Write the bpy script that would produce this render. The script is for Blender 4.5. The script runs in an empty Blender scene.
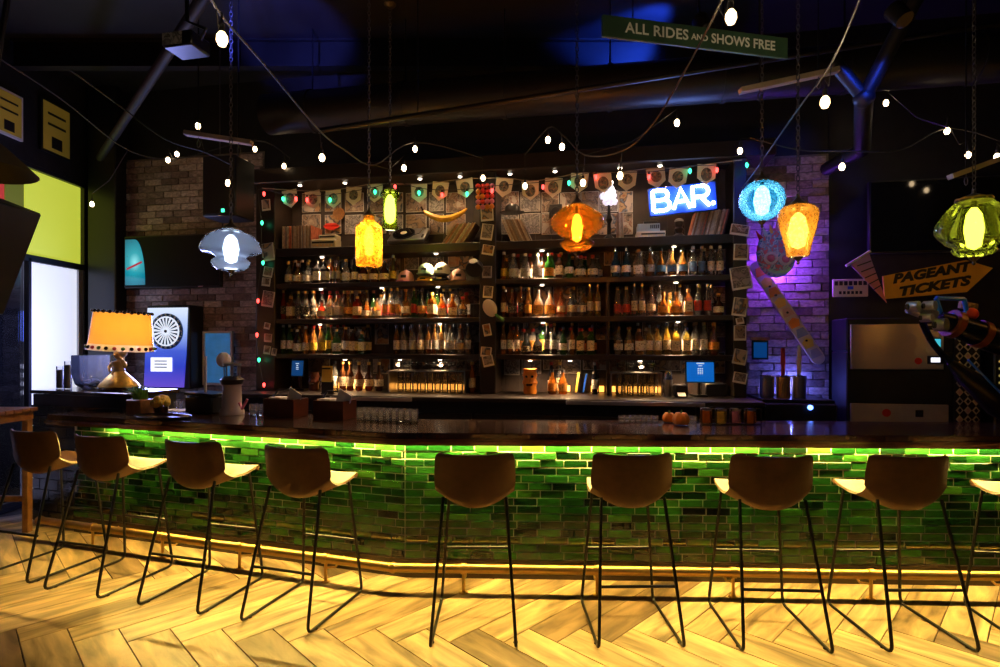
import bpy, bmesh, math, random
from mathutils import Vector, Matrix, Euler
random.seed(7)
PI = math.pi
sc = bpy.context.scene
col = sc.collection
# ------------------------------------------------------------------ camera, world, exposure
F, H, YH = 555.0, 1.68, 345.0          # focal length in pixels, eye height, horizon row of the 1000x667 frame
cam_d = bpy.data.cameras.new('camera'); cam = bpy.data.objects.new('camera', cam_d); col.objects.link(cam)
cam.location = (0, 0, H); cam.rotation_euler = (PI/2, 0, 0)
cam_d.sensor_width = 36.0; cam_d.lens = 36.0*F/1000.0; cam_d.shift_y = (YH-333.5)/1000.0; cam_d.clip_start = 0.05
sc.camera = cam
sc.view_settings.view_transform = 'Standard'; sc.view_settings.look = 'None'
sc.view_settings.exposure = 0.0; sc.view_settings.gamma = 1.0; sc.view_settings.use_curve_mapping = False
w = bpy.data.worlds.new('world'); sc.world = w; w.use_nodes = True
w.node_tree.nodes['Background'].inputs[0].default_value = (0.35, 0.4, 0.6, 1)
w.node_tree.nodes['Background'].inputs[1].default_value = 0.02
cy = sc.cycles
cy.use_denoising = True
cy.max_bounces = 6; cy.diffuse_bounces = 2; cy.glossy_bounces = 3; cy.transmission_bounces = 4
cy.transparent_max_bounces = 28; cy.caustics_reflective = False; cy.caustics_refractive = False
cy.sample_clamp_indirect = 4.0

def lamp(name, kind, loc, energy, color, size=0.05, parent=None, rot=None, spot=None, blend=0.6, size_y=None):
    d = bpy.data.lights.new(name, kind); d.energy = energy; d.color = color
    if kind == 'AREA':
        d.size = size
        if size_y: d.shape = 'RECTANGLE'; d.size_y = size_y
    else:
        d.shadow_soft_size = size
    if kind == 'SPOT': d.spot_size = spot or 1.2; d.spot_blend = blend
    o = bpy.data.objects.new(name, d); col.objects.link(o); o.location = loc
    if rot: o.rotation_euler = rot
    if parent: o.parent = parent
    return o
def aim(o, target, base=(0, 0, 0)):
    o.rotation_euler = (Vector(target)-Vector(base)-o.location).to_track_quat('-Z', 'Y').to_euler()
street = lamp('street_lamp', 'SPOT', (-6.2, 6.1, 3.4), 1500, (.72, .7, 1), .25, spot=1.9, blend=.6); aim(street, (-5.4, 5.9, 0))

# ------------------------------------------------------------------ geometry of the place
def at(px, py, Y):                       # the point at depth Y seen at a pixel of the photograph
    return Vector(((px-500)/F*Y, Y, H-(py-YH)/F*Y))
A0 = Vector((-2.38, 6.0, 0)); A1 = Vector((2.14, 5.2, 0))   # front line of the back bar shelves
U = (A1-A0).normalized(); N = Vector((-U.y, U.x, 0)); RZ = math.atan2(U.y, U.x)
def ub(px, d=0.0):                       # distance along the back wall for a pixel column, d behind the shelf front
    r = (px-500)/F
    return (r*(A0.y+N.y*d)-A0.x-N.x*d)/(U.x-r*U.y)
def bw(u, z=0.0, d=0.0):
    p = A0+U*u+N*d
    return Vector((p.x, p.y, z))
def pb(px, py, d=0.0):                   # point on the plane parallel to the back wall
    p = bw(ub(px, d), 0, d); p.z = H-(py-YH)/F*p.y
    return p
def sb(px, d=0.0): return F/bw(ub(px, d), 0, d).y        # pixels per metre there
O = Vector((-0.688, 4.018, 0))
AL, AR = math.radians(17.4), math.radians(2.0)
aL = Vector((-math.cos(AL), math.sin(AL), 0)); bL = Vector((math.sin(AL), math.cos(AL), 0))
aR = Vector((math.cos(AR), -math.sin(AR), 0)); bR = Vector((math.sin(AR), math.cos(AR), 0))
def mit(o):                              # mitre corner of the two bar runs at offset o behind the tiled face
    p = O+bL*o; q = O+bR*o; d = q-p
    det = aL.x*(-aR.y)+aR.x*aL.y
    s = (d.x*(-aR.y)+aR.x*d.y)/det
    return p+aL*s
def lp(t, o): return O+aL*t+bL*o
def rp(t, o): return O+aR*t+bR*o
RT = 5.4                                 # length of the straight run (goes out of frame)

# ------------------------------------------------------------------ materials
MATS = {}
def nt(name):
    m = bpy.data.materials.new(name); m.use_nodes = True; t = m.node_tree
    b = t.nodes['Principled BSDF']; return m, t, b
def c4(c): return (c[0], c[1], c[2], 1)
def M(name, c=(.5, .5, .5), rough=.5, metal=0, emit=None, es=0, var=0, vs=8, bump=0, bs=40, coat=0, rnd=0, spec=.5):
    if name in MATS: return MATS[name]
    m, t, b = nt(name); I = b.inputs
    I['Base Color'].default_value = c4(c); I['Roughness'].default_value = rough; I['Metallic'].default_value = metal
    I['Specular IOR Level'].default_value = spec
    if coat: I['Coat Weight'].default_value = coat; I['Coat Roughness'].default_value = .08
    if emit: I['Emission Color'].default_value = c4(emit); I['Emission Strength'].default_value = es
    tc = None
    if var or bump:
        tc = t.nodes.new('ShaderNodeTexCoord')
    src = None
    if var:
        n = t.nodes.new('ShaderNodeTexNoise'); n.inputs['Scale'].default_value = vs; n.inputs['Detail'].default_value = 5
        t.links.new(tc.outputs['Object'], n.inputs['Vector'])
        r = t.nodes.new('ShaderNodeMapRange'); r.inputs[1].default_value = .3; r.inputs[2].default_value = .7
        r.inputs[3].default_value = 1-var; r.inputs[4].default_value = 1+var
        t.links.new(n.outputs['Fac'], r.inputs[0]); src = r.outputs[0]
    if rnd:
        oi = t.nodes.new('ShaderNodeObjectInfo'); r2 = t.nodes.new('ShaderNodeMapRange')
        r2.inputs[3].default_value = 1-rnd; r2.inputs[4].default_value = 1+rnd
        t.links.new(oi.outputs['Random'], r2.inputs[0])
        if src:
            mu = t.nodes.new('ShaderNodeMath'); mu.operation = 'MULTIPLY'
            t.links.new(src, mu.inputs[0]); t.links.new(r2.outputs[0], mu.inputs[1]); src = mu.outputs[0]
        else: src = r2.outputs[0]
    if src:
        v = t.nodes.new('ShaderNodeVectorMath'); v.operation = 'SCALE'; v.inputs[0].default_value = c
        t.links.new(src, v.inputs['Scale']); t.links.new(v.outputs[0], I['Base Color'])
    if bump:
        n = t.nodes.new('ShaderNodeTexNoise'); n.inputs['Scale'].default_value = bs; n.inputs['Detail'].default_value = 4
        t.links.new(tc.outputs['Object'], n.inputs['Vector'])
        bp = t.nodes.new('ShaderNodeBump'); bp.inputs['Strength'].default_value = bump; bp.inputs['Distance'].default_value = .01
        t.links.new(n.outputs['Fac'], bp.inputs['Height']); t.links.new(bp.outputs[0], I['Normal'])
    MATS[name] = m
    return m
def GL(name, c, body=.25, tint=None, rough=.04, texture=0, ts=60):
    """cheap coloured glass: tinted see-through + a little scattering body + fresnel gloss"""
    if name in MATS: return MATS[name]
    m = bpy.data.materials.new(name); m.use_nodes = True; t = m.node_tree; t.nodes.clear()
    out = t.nodes.new('ShaderNodeOutputMaterial')
    tr = t.nodes.new('ShaderNodeBsdfTransparent'); tr.inputs[0].default_value = c4(tint or c)
    di = t.nodes.new('ShaderNodeBsdfDiffuse'); di.inputs[0].default_value = c4(c)
    tl = t.nodes.new('ShaderNodeBsdfTranslucent'); tl.inputs[0].default_value = c4(c)
    ad = t.nodes.new('ShaderNodeMixShader'); ad.inputs[0].default_value = .6
    t.links.new(di.outputs[0], ad.inputs[1]); t.links.new(tl.outputs[0], ad.inputs[2])
    m1 = t.nodes.new('ShaderNodeMixShader'); m1.inputs[0].default_value = body
    t.links.new(tr.outputs[0], m1.inputs[1]); t.links.new(ad.outputs[0], m1.inputs[2])
    gl = t.nodes.new('ShaderNodeBsdfGlossy'); gl.inputs['Roughness'].default_value = rough
    lw = t.nodes.new('ShaderNodeFresnel'); lw.inputs[0].default_value = 1.5
    m2 = t.nodes.new('ShaderNodeMixShader')
    t.links.new(lw.outputs[0], m2.inputs[0]); t.links.new(m1.outputs[0], m2.inputs[1]); t.links.new(gl.outputs[0], m2.inputs[2])
    if texture:
        tc = t.nodes.new('ShaderNodeTexCoord'); n = t.nodes.new('ShaderNodeTexVoronoi'); n.inputs['Scale'].default_value = ts
        t.links.new(tc.outputs['Object'], n.inputs['Vector'])
        bp = t.nodes.new('ShaderNodeBump'); bp.inputs['Strength'].default_value = texture; bp.inputs['Distance'].default_value = .02
        t.links.new(n.outputs['Distance'], bp.inputs['Height'])
        for s in (gl, di, tl): t.links.new(bp.outputs[0], s.inputs['Normal'])
        r = t.nodes.new('ShaderNodeMapRange'); r.inputs[1].default_value = 0; r.inputs[2].default_value = .6
        r.inputs[3].default_value = max(0, body-.2); r.inputs[4].default_value = min(1, body+.35)
        t.links.new(n.outputs['Distance'], r.inputs[0]); t.links.new(r.outputs[0], m1.inputs[0])
    t.links.new(m2.outputs[0], out.inputs[0])
    MATS[name] = m
    return m
def ramp(t, stops, interp='LINEAR'):
    r = t.nodes.new('ShaderNodeValToRGB'); r.color_ramp.interpolation = interp; e = r.color_ramp.elements
    while len(e) < len(stops): e.new(.5)
    for k, (p, c) in enumerate(stops): e[k].position = p; e[k].color = c4(c)
    return r
def island(t):
    """one random number per separate piece, whether it is its own object or an island of a joined mesh"""
    oi = t.nodes.new('ShaderNodeObjectInfo'); g = t.nodes.new('ShaderNodeNewGeometry')
    a = t.nodes.new('ShaderNodeMath'); a.operation = 'ADD'
    t.links.new(oi.outputs['Random'], a.inputs[0]); t.links.new(g.outputs['Random Per Island'], a.inputs[1])
    f = t.nodes.new('ShaderNodeMath'); f.operation = 'FRACT'; t.links.new(a.outputs[0], f.inputs[0])
    return f.outputs[0]
def pieces_mat(name, stops, rough, streak=(3, 40, 40), amt=.35, bump=0, coat=0, rough2=None, spec=.5):
    m, t, b = nt(name); r = ramp(t, stops); f = island(t); t.links.new(f, r.inputs[0])
    tc = t.nodes.new('ShaderNodeTexCoord'); mp = t.nodes.new('ShaderNodeMapping'); mp.inputs['Scale'].default_value = streak
    av = t.nodes.new('ShaderNodeVectorMath'); av.operation = 'ADD'
    sc_ = t.nodes.new('ShaderNodeMath'); sc_.operation = 'MULTIPLY'; sc_.inputs[1].default_value = 37.0
    t.links.new(f, sc_.inputs[0]); t.links.new(tc.outputs['Object'], mp.inputs[0])
    t.links.new(mp.outputs[0], av.inputs[0]); t.links.new(sc_.outputs[0], av.inputs[1])
    n = t.nodes.new('ShaderNodeTexNoise'); n.inputs['Scale'].default_value = 1; n.inputs['Detail'].default_value = 6; n.inputs['Distortion'].default_value = .6
    t.links.new(av.outputs[0], n.inputs['Vector'])
    mr = t.nodes.new('ShaderNodeMapRange'); mr.inputs[1].default_value = .3; mr.inputs[2].default_value = .7
    mr.inputs[3].default_value = 1-amt; mr.inputs[4].default_value = 1+amt*.6
    t.links.new(n.outputs['Fac'], mr.inputs[0])
    v = t.nodes.new('ShaderNodeVectorMath'); v.operation = 'SCALE'
    t.links.new(r.outputs[0], v.inputs[0]); t.links.new(mr.outputs[0], v.inputs['Scale']); t.links.new(v.outputs[0], b.inputs['Base Color'])
    b.inputs['Roughness'].default_value = rough; b.inputs['Specular IOR Level'].default_value = spec
    if coat: b.inputs['Coat Weight'].default_value = coat; b.inputs['Coat Roughness'].default_value = .06
    if bump:
        bp = t.nodes.new('ShaderNodeBump'); bp.inputs['Strength'].default_value = bump; bp.inputs['Distance'].default_value = .004
        t.links.new(n.outputs['Fac'], bp.inputs['Height']); t.links.new(bp.outputs[0], b.inputs['Normal'])
    MATS[name] = m
    return m
def print_mat(name, stops, scale=9, seed=0, rough=.6, emit=0):
    """flat printed picture: blotchy voronoi / noise colour fields, different on every object"""
    m, t, b = nt(name); tc = t.nodes.new('ShaderNodeTexCoord'); oi = t.nodes.new('ShaderNodeObjectInfo')
    k = t.nodes.new('ShaderNodeMath'); k.operation = 'MULTIPLY_ADD'; k.inputs[1].default_value = 50; k.inputs[2].default_value = seed
    t.links.new(oi.outputs['Random'], k.inputs[0])
    av = t.nodes.new('ShaderNodeVectorMath'); av.operation = 'ADD'
    t.links.new(tc.outputs['Object'], av.inputs[0]); t.links.new(k.outputs[0], av.inputs[1])
    n = t.nodes.new('ShaderNodeTexNoise'); n.inputs['Scale'].default_value = scale; n.inputs['Detail'].default_value = 5; n.inputs['Distortion'].default_value = .5
    t.links.new(av.outputs[0], n.inputs['Vector'])
    mr = t.nodes.new('ShaderNodeMapRange'); mr.inputs[1].default_value = .36; mr.inputs[2].default_value = .64
    t.links.new(n.outputs['Fac'], mr.inputs[0])
    r = ramp(t, stops, 'LINEAR'); t.links.new(mr.outputs[0], r.inputs[0]); t.links.new(r.outputs[0], b.inputs['Base Color'])
    if emit: t.links.new(r.outputs[0], b.inputs['Emission Color']); b.inputs['Emission Strength'].default_value = emit
    b.inputs['Roughness'].default_value = rough
    MATS[name] = m
    return m

# ------------------------------------------------------------------ mesh building
def mtx(loc=(0, 0, 0), rot=(0, 0, 0), scale=(1, 1, 1)):
    return Matrix.LocRotScale(Vector(loc), Euler(rot), Vector(scale))
class MB:
    def __init__(self): self.bm = bmesh.new()
    def box(self, sx, sy, sz, loc=(0, 0, 0), rot=(0, 0, 0), bev=0, seg=1):
        r = bmesh.ops.create_cube(self.bm, size=1, matrix=mtx(loc, rot, (sx, sy, sz)))
        if bev:
            es = list({e for v in r['verts'] for e in v.link_edges})
            bmesh.ops.bevel(self.bm, geom=es, offset=bev, segments=seg, affect='EDGES', profile=.5)
        return self
    def cyl(self, r1, r2, h, loc=(0, 0, 0), rot=(0, 0, 0), seg=16):   # loc is the base centre
        m = mtx(loc, rot) @ Matrix.Translation((0, 0, h/2))
        bmesh.ops.create_cone(self.bm, cap_ends=True, segments=seg, radius1=r1, radius2=r2, depth=h, matrix=m); return self
    def sph(self, r, loc=(0, 0, 0), scale=(1, 1, 1), rot=(0, 0, 0), seg=14, rings=9):
        bmesh.ops.create_uvsphere(self.bm, u_segments=seg, v_segments=rings, radius=r, matrix=mtx(loc, rot, scale)); return self
    def lathe(self, prof, seg=14, loc=(0, 0, 0), rot=(0, 0, 0), sx=1, sy=1, flute=0, nf=8, cap=True):
        m = mtx(loc, rot); rings = []
        for (r, z) in prof:
            ring = []
            for k in range(seg):
                a = 2*PI*(k+.5)/seg; rr = r*(1+flute*math.cos(nf*a)) if flute else r
                ring.append(self.bm.verts.new(m @ Vector((rr*math.cos(a)*sx, rr*math.sin(a)*sy, z))))
            rings.append(ring)
        for i in range(len(rings)-1):
            for k in range(seg):
                self.bm.faces.new((rings[i][k], rings[i][(k+1) % seg], rings[i+1][(k+1) % seg], rings[i+1][k]))
        if cap:
            if prof[0][0] > 1e-4: self.bm.faces.new(list(reversed(rings[0])))
            if prof[-1][0] > 1e-4: self.bm.faces.new(rings[-1])
        return self
    def tube(self, pts, r, seg=8, closed=False):
        pts = [Vector(p) for p in pts]; n = len(pts); rings = []; up = None
        rs = r if isinstance(r, (list, tuple)) else [r]*n
        for i, p in enumerate(pts):
            if closed: t = pts[(i+1) % n]-pts[i-1]
            else: t = pts[min(i+1, n-1)]-pts[max(i-1, 0)]
            t.normalize()
            if up is None: up = Vector((0, 0, 1)) if abs(t.z) < .9 else Vector((1, 0, 0))
            s = t.cross(up)
            if s.length < 1e-4: s = t.cross(Vector((1, 0, 0)))
            s.normalize(); up = s.cross(t).normalized()
            rings.append([self.bm.verts.new(p+(s*math.cos(2*PI*k/seg)+up*math.sin(2*PI*k/seg))*rs[i]) for k in range(seg)])
        m = n if closed else n-1
        for i in range(m):
            a, b = rings[i], rings[(i+1) % n]
            for k in range(seg): self.bm.faces.new((a[k], a[(k+1) % seg], b[(k+1) % seg], b[k]))
        if not closed:
            self.bm.faces.new(list(reversed(rings[0]))); self.bm.faces.new(rings[-1])
        return self
    def prism(self, poly, z0, z1, m=None):        # polygon in x,y pulled up from z0 to z1
        m = m or Matrix.Identity(4)
        a = [self.bm.verts.new(m @ Vector((p[0], p[1], z0))) for p in poly]
        b = [self.bm.verts.new(m @ Vector((p[0], p[1], z1))) for p in poly]
        n = len(poly)
        self.bm.faces.new(list(reversed(a))); self.bm.faces.new(b)
        for k in range(n): self.bm.faces.new((a[k], a[(k+1) % n], b[(k+1) % n], b[k]))
        return self
    def face(self, poly, depth, loc=(0, 0, 0), rot=(0, 0, 0)):   # outline in x,z facing -y, thickness depth behind it
        return self.prism([(p[0], p[1]) for p in poly], 0, depth, mtx(loc, rot) @ Matrix(((1, 0, 0, 0), (0, 0, 1, 0), (0, 1, 0, 0), (0, 0, 0, 1))))
    def grid(self, rows):
        g = [[self.bm.verts.new(Vector(p)) for p in r] for r in rows]
        for i in range(len(g)-1):
            for j in range(len(g[0])-1): self.bm.faces.new((g[i][j], g[i][j+1], g[i+1][j+1], g[i+1][j]))
        return self
    def mesh(self, name, smooth=True, ang=.7):
        bmesh.ops.recalc_face_normals(self.bm, faces=self.bm.faces)
        me = bpy.data.meshes.new(name); self.bm.to_mesh(me); self.bm.free()
        if smooth and len(me.polygons):
            me.polygons.foreach_set('use_smooth', [True]*len(me.polygons)); me.set_sharp_from_angle(angle=ang)
        return me
    def build(self, name, mat, parent=None, smooth=True, loc=None, rz=None, ang=.7):
        me = self.mesh(name, smooth, ang); me.materials.append(mat if not isinstance(mat, str) else MATS[mat])
        return link(name, me, parent, loc, rz)
def link(name, me, parent=None, loc=None, rz=None):
    o = bpy.data.objects.new(name, me); col.objects.link(o)
    if parent: o.parent = parent
    if loc is not None: o.location = loc
    if rz is not None: o.rotation_euler = (0, 0, rz)
    return o
def tag(o, label=None, cat=None, group=None, kind=None):
    if label: o['label'] = label
    if cat: o['category'] = cat
    if group: o['group'] = group
    if kind: o['kind'] = kind
    return o
def thing(name, label, cat, loc=(0, 0, 0), rz=0, group=None):
    o = bpy.data.objects.new(name, None); col.objects.link(o); o.location = loc; o.rotation_euler = (0, 0, rz)
    o.empty_display_size = .1
    return tag(o, label, cat, group)
def kids(o): return [c for c in bpy.data.objects if c.parent == o]
def copy_tree(o, parent=None):
    c = o.copy(); col.objects.link(c)
    if parent: c.parent = parent
    for ch in KID.get(o.name, []):
        d = ch.copy(); col.objects.link(d); d.parent = c
        for g in KID.get(ch.name, []):
            e = g.copy(); col.objects.link(e); e.parent = d
    return c
KID = {}
def remember(o):
    KID[o.name] = list(o.children)
    for c in o.children: KID[c.name] = list(c.children)
def text(name, s, size, mat, parent, loc, rot=(PI/2, 0, 0), ext=.003, shear=0, bold=0, sx=1, spacing=1, align='CENTER'):
    cu = bpy.data.curves.new(name, 'FONT'); cu.body = s; cu.size = size; cu.extrude = ext; cu.align_x = align; cu.align_y = 'CENTER'
    cu.shear = shear; cu.offset = bold; cu.space_character = spacing; cu.resolution_u = 3
    cu.materials.append(MATS[mat] if isinstance(mat, str) else mat)
    tmp = bpy.data.objects.new(name, cu); col.objects.link(tmp)
    me = bpy.data.meshes.new_from_object(tmp.evaluated_get(bpy.context.evaluated_depsgraph_get()))
    bpy.data.objects.remove(tmp); bpy.data.curves.remove(cu)
    if not me.materials: me.materials.append(MATS[mat] if isinstance(mat, str) else mat)
    o = link(name, me, parent, loc); o.rotation_euler = rot; o.scale = (sx, 1, 1)
    return o

# ------------------------------------------------------------------ shared materials
M('black_paint', (.012, .012, .015), .6, var=.3); M('ceiling_black', (.014, .014, .017), .55, var=.4, vs=2)
M('black_plastic', (.012, .012, .014), .35); M('black_metal', (.02, .02, .022), .32, metal=.6)
M('gloss_black', (.006, .006, .008), .08); M('steel', (.62, .62, .62), .28, metal=1, var=.1)
M('chrome', (.8, .8, .82), .12, metal=1); M('brass', (.95, .62, .22), .36, metal=1, var=.08, vs=12)
M('dark_wood', (.035, .016, .008), .22, var=.35, vs=9, coat=.6); M('shelf_wood', (.014, .008, .0055), .42, var=.35, vs=10)
M('nosing_wood', (.11, .045, .017), .2, var=.3, vs=12, coat=.5); M('warm_wood', (.32, .15, .055), .4, var=.35, vs=14)
M('pale_batten', (.42, .32, .24), .5, var=.2); M('red_wood', (.1, .028, .012), .3, var=.3, vs=10)
M('white_paper', (.8, .78, .72), .7, rnd=.15); M('cream', (.75, .66, .48), .6); M('white_plastic', (.75, .75, .75), .4)
M('grout', (.85, .85, .75), .75, var=.1); M('leather', (.14, .065, .032), .48, var=.15, vs=20, bump=.08, bs=300)
M('red', (.55, .03, .02), .4); M('pink', (.8, .25, .4), .6); M('mint', (.45, .75, .6), .6); M('yellow', (.85, .6, .08), .5)
M('lip_red', (.75, .05, .03), .3); M('green_leaf', (.12, .32, .05), .5, rnd=.3); M('blue_plastic', (.02, .12, .7), .3)
M('orange', (.85, .3, .03), .45, var=.15); M('gold', (.8, .5, .12), .35, metal=.6, var=.2, vs=30)
M('mortar', (.2, .17, .15), .85, var=.2, vs=30); M('dark_floor', (.05, .035, .02), .8)
M('cord', (.03, .028, .025), .5); M('rubber', (.02, .02, .02), .7)
M('bulb_warm', (1, .9, .7), .3, emit=(1, .68, .32), es=6); M('bulb_small', (1, .9, .7), .3, emit=(1, .72, .4), es=14)
M('bulb_white', (1, 1, 1), .3, emit=(.8, .9, 1), es=16)
M('puck', (1, 1, 1), .3, emit=(1, .86, .65), es=14)
pieces_mat('tile_green', [(0, (.002, .012, .004)), (.2, (.005, .045, .008)), (.5, (.014, .105, .015)), (.8, (.028, .18, .024)), (1, (.06, .21, .025))], .07, streak=(14, 40, 60), amt=.45, coat=0)
pieces_mat('brick', [(0, (.14, .09, .08)), (.2, (.36, .26, .25)), (.5, (.58, .46, .44)), (.75, (.24, .17, .16)), (1, (.72, .6, .57))], .8, streak=(25, 25, 40), amt=.45, bump=.8)
pieces_mat('plank', [(0, (.52, .36, .2)), (.3, (.66, .47, .27)), (.62, (.75, .56, .34)), (.84, (.6, .42, .22)), (.87, (.26, .17, .1)), (1, (.36, .25, .14))], .36, streak=(2.0, 11, 11), amt=.72, bump=.15)
pieces_mat('record_spine', [(0, (.06, .04, .03)), (.15, (.75, .68, .55)), (.3, (.45, .3, .18)), (.45, (.2, .12, .08)), (.6, (.6, .5, .36)), (.75, (.5, .12, .06)), (.85, (.82, .78, .7)), (1, (.25, .22, .2))], .6, streak=(60, 60, 30), amt=.4)
print_mat('print_a', [(0, (.02, .015, .015)), (.25, (.25, .17, .12)), (.42, (.06, .04, .04)), (.55, (.45, .36, .28)), (.72, (.2, .06, .04)), (.85, (.5, .45, .4))], 9)
print_mat('print_b', [(0, (.4, .34, .26)), (.3, (.2, .13, .1)), (.48, (.3, .24, .2)), (.62, (.03, .03, .04)), (.8, (.3, .2, .12))], 11, 3)
print_mat('print_c', [(0, (.35, .13, .04)), (.35, (.45, .3, .16)), (.5, (.1, .05, .03)), (.62, (.08, .13, .2)), (.8, (.5, .42, .36))], 8, 9)
print_mat('print_d', [(0, (.3, .28, .28)), (.35, (.1, .09, .1)), (.5, (.45, .42, .4)), (.65, (.05, .05, .05)), (.85, (.4, .36, .34))], 12, 5)
# ================================================================== the room
CEIL = 4.75
XL = -4.95
fl = MB().prism([(XL-.1, -1.5), (6.2, -1.5), (6.2, 7.4), (XL-.1, 7.4)], -.06, -.011).build('floor', 'dark_floor', smooth=False)
tag(fl, 'herringbone floor of pale wood planks', kind='structure')
# herringbone planks, each its own piece
W_, L_, GAP = .215, 1.2, .005
X0, Y0 = -.742, 3.29-.152
pm = MB().box(L_-GAP, W_-GAP, .010, (0, 0, -.005), bev=.0015).mesh('plank', False); pm.materials.append(MATS['plank'])
def inframe(p, mar=60):
    if p.y < .3: return False
    x = 500+F*p.x/p.y; y = YH-F*(p.z-H)/p.y
    return -mar < x < 1000+mar and -mar < y < 667+mar
r2 = math.sqrt(2)
for j in range(-5, 6):
    for k in range(-40, 40):
        for hv in (0, 1):
            u0, v0 = k*W_-j*L_, k*W_+j*L_
            if hv == 0: cu, cv, rz = u0+L_/2, v0+W_/2, -PI/4
            else: cu, cv, rz = u0+W_/2, v0+W_+L_/2, PI/4
            p = Vector(((cu+cv)/r2+X0-W_/r2, (cv-cu)/r2+Y0, 0))
            if not (XL+.1 < p.x < 5.6 and 1.9 < p.y < 7.0): continue
            dv = Vector((math.cos(rz), math.sin(rz), 0))*L_/2; wv = Vector((-dv.y, dv.x, 0)).normalized()*W_/2
            if not any(inframe(p+dv*s+wv*q, 5) for s in (-1, -.5, 0, .5, 1) for q in (-1, 1)): continue
            link('plank', pm, fl, (p.x, p.y, random.uniform(-.001, 0)), rz)
tag(MB().prism([(XL-.3, -1.5), (6.2, -1.5), (6.2, 7.6), (XL-.3, 7.6)], CEIL, CEIL+.1).build('ceiling', 'ceiling_black', smooth=False), 'black painted ceiling', kind='structure')
# back wall: mortar slab with bricks left and right of the shelves
D_W = .36
wb = thing('wall_back', 'back wall with bare brick either side of the shelves', None, bw(0, 0, D_W), RZ); wb['kind'] = 'structure'
uL, uR = ub(112, D_W), ub(829, D_W)
for a, b, zm in ((uL-.01, ub(264, D_W), 3.93), (ub(745, D_W), uR+.01, 3.54)): MB().box(b-a, .15, zm, ((a+b)/2, .086, zm/2)).build('mortar', 'mortar', wb, False)
MB().box(ub(745, D_W)-ub(264, D_W), .15, CEIL, ((ub(264, D_W)+ub(745, D_W))/2, .09, CEIL/2)).build('black_panel', 'black_paint', wb, False)
for a, b, zm in ((uL-.01, ub(264, D_W), 3.93), (ub(745, D_W), uR+.01, 3.54)): MB().box(b-a, .15, CEIL-zm, ((a+b)/2, .09, (CEIL+zm)/2)).build('black_panel', 'black_paint', wb, False)
uE = ub(1000, D_W)+1.2
tag(MB().box(uE-uR, .2, CEIL, ((uE+uR)/2, .1, CEIL/2)).build('black_panel', 'black_paint', wb, False), 'matt black painted wall section')
BH, BL_ = .0775, .235
bmesh_cache = {}
def brick_mesh(wd, dp):
    key = (round(wd, 3), dp)
    if key not in bmesh_cache:
        me = MB().box(wd-.010, .03, BH-.010, (0, .015-dp, 0), bev=.003).mesh('brick', False); me.materials.append(MATS['brick']); bmesh_cache[key] = me
    return bmesh_cache[key]
blist = []
for (p0, p1, zmax) in ((112, 263, 3.88), (746, 829, 3.5)):
    a, b = ub(p0, D_W), ub(p1, D_W)
    for r in range(48):
        z = 1.0+BH*r
        x = a-(.1175 if r % 2 else 0)+random.uniform(-.03, .03)
        while x < b:
            x0, x1 = max(x, a), min(x+BL_, b); x += BL_
            if x1-x0 < .03: continue
            q = bw((x0+x1)/2, z, D_W); ppy = YH-F*(z-H)/q.y; ppx = 500+F*q.x/q.y
            if z > zmax or ppy > 412: continue
            hid = (212 < ppx < 246 and 160 < ppy < 214) or (130 < ppx < 218 and 242 < ppy < 282) or (152 < ppx < 188 and 312 < ppy < 382) or (204 < ppx < 231 and 334 < ppy < 382)
            blist.append((hid, (x0+x1)/2, z, x1-x0))
blist.sort(key=lambda q: (q[0], -q[3]))
rest = MB()
for i, (hid, xc, z, wd) in enumerate(blist):
    dp = random.choice((.004, .008, .012))
    if i < 300: link('brick', brick_mesh(wd, dp), wb, (xc, 0, z))
    else: rest.box(wd-.010, .03, BH-.010, (xc, .015-dp, z))
o = rest.build('brickwork', 'brick', wb, False); o['kind'] = 'stuff'
# left wall with the shop window
WY0, WY1, WYM, ZS, ZT, ZTOP = 4.55, 6.66, 5.85, .04, 2.6, 3.60
wl = MB()
wl.box(.15, WY1-WY0+3.2+2, CEIL-ZTOP, (XL-.075, (WY1+.6+WY0-2)/2, (CEIL+ZTOP)/2))
wl.box(.15, WY1-WY0, ZS, (XL-.075, (WY0+WY1)/2, ZS/2))
wl.box(.15, 6.05, ZTOP, (XL-.075, WY0-3.025, ZTOP/2))
wl.box(.15, .6, ZTOP, (XL-.075, WY1+.3, ZTOP/2))
tag(wl.build('wall_left', 'black_paint', smooth=False), 'black painted wall holding the tall shop window', kind='structure')
col_ = MB().box(.33, .34, CEIL, (at(108, 300, 6.66).x, 6.72, CEIL/2), bev=.01)
tag(col_.build('trim_1', M('column_black', (.014, .016, .02), .3), smooth=False), 'dark boxed column in the corner by the window', kind='structure')
tag(MB().box(.2, 9, CEIL, (6.1, 3, CEIL/2)).build('wall_right', 'black_paint', smooth=False), 'black painted side wall', kind='structure')
win = thing('window_1', 'tall shop window with frosted and yellow film panes', None); win['kind'] = 'structure'
M('window_frame', (.03, .03, .033), .4, metal=.3)
M('film_white', (.8, .82, .88), .6, emit=(.72, .76, .9), es=.95); M('film_yellow', (.6, .7, .1), .6, emit=(.5, .56, .05), es=.95)
M('film_olive', (.3, .3, .05), .5, emit=(.08, .1, .01), es=.8); M('film_red', (.5, .05, .05), .5, emit=(.45, .04, .03), es=.8)
GL('pane_glass', (.85, .88, .92), body=.02)
def bar(n, y0, y1, z0, z1, mat='window_frame', x=XL-.03, th=.06): return MB().box(th, y1-y0, z1-z0, (x, (y0+y1)/2, (z0+z1)/2), bev=.004).build(n, mat, win, False)
bar('mullion', WYM-.02, WYM+.02, ZS, ZT); bar('transom', WY0, WY1, ZT-.035, ZT+.035)
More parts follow.
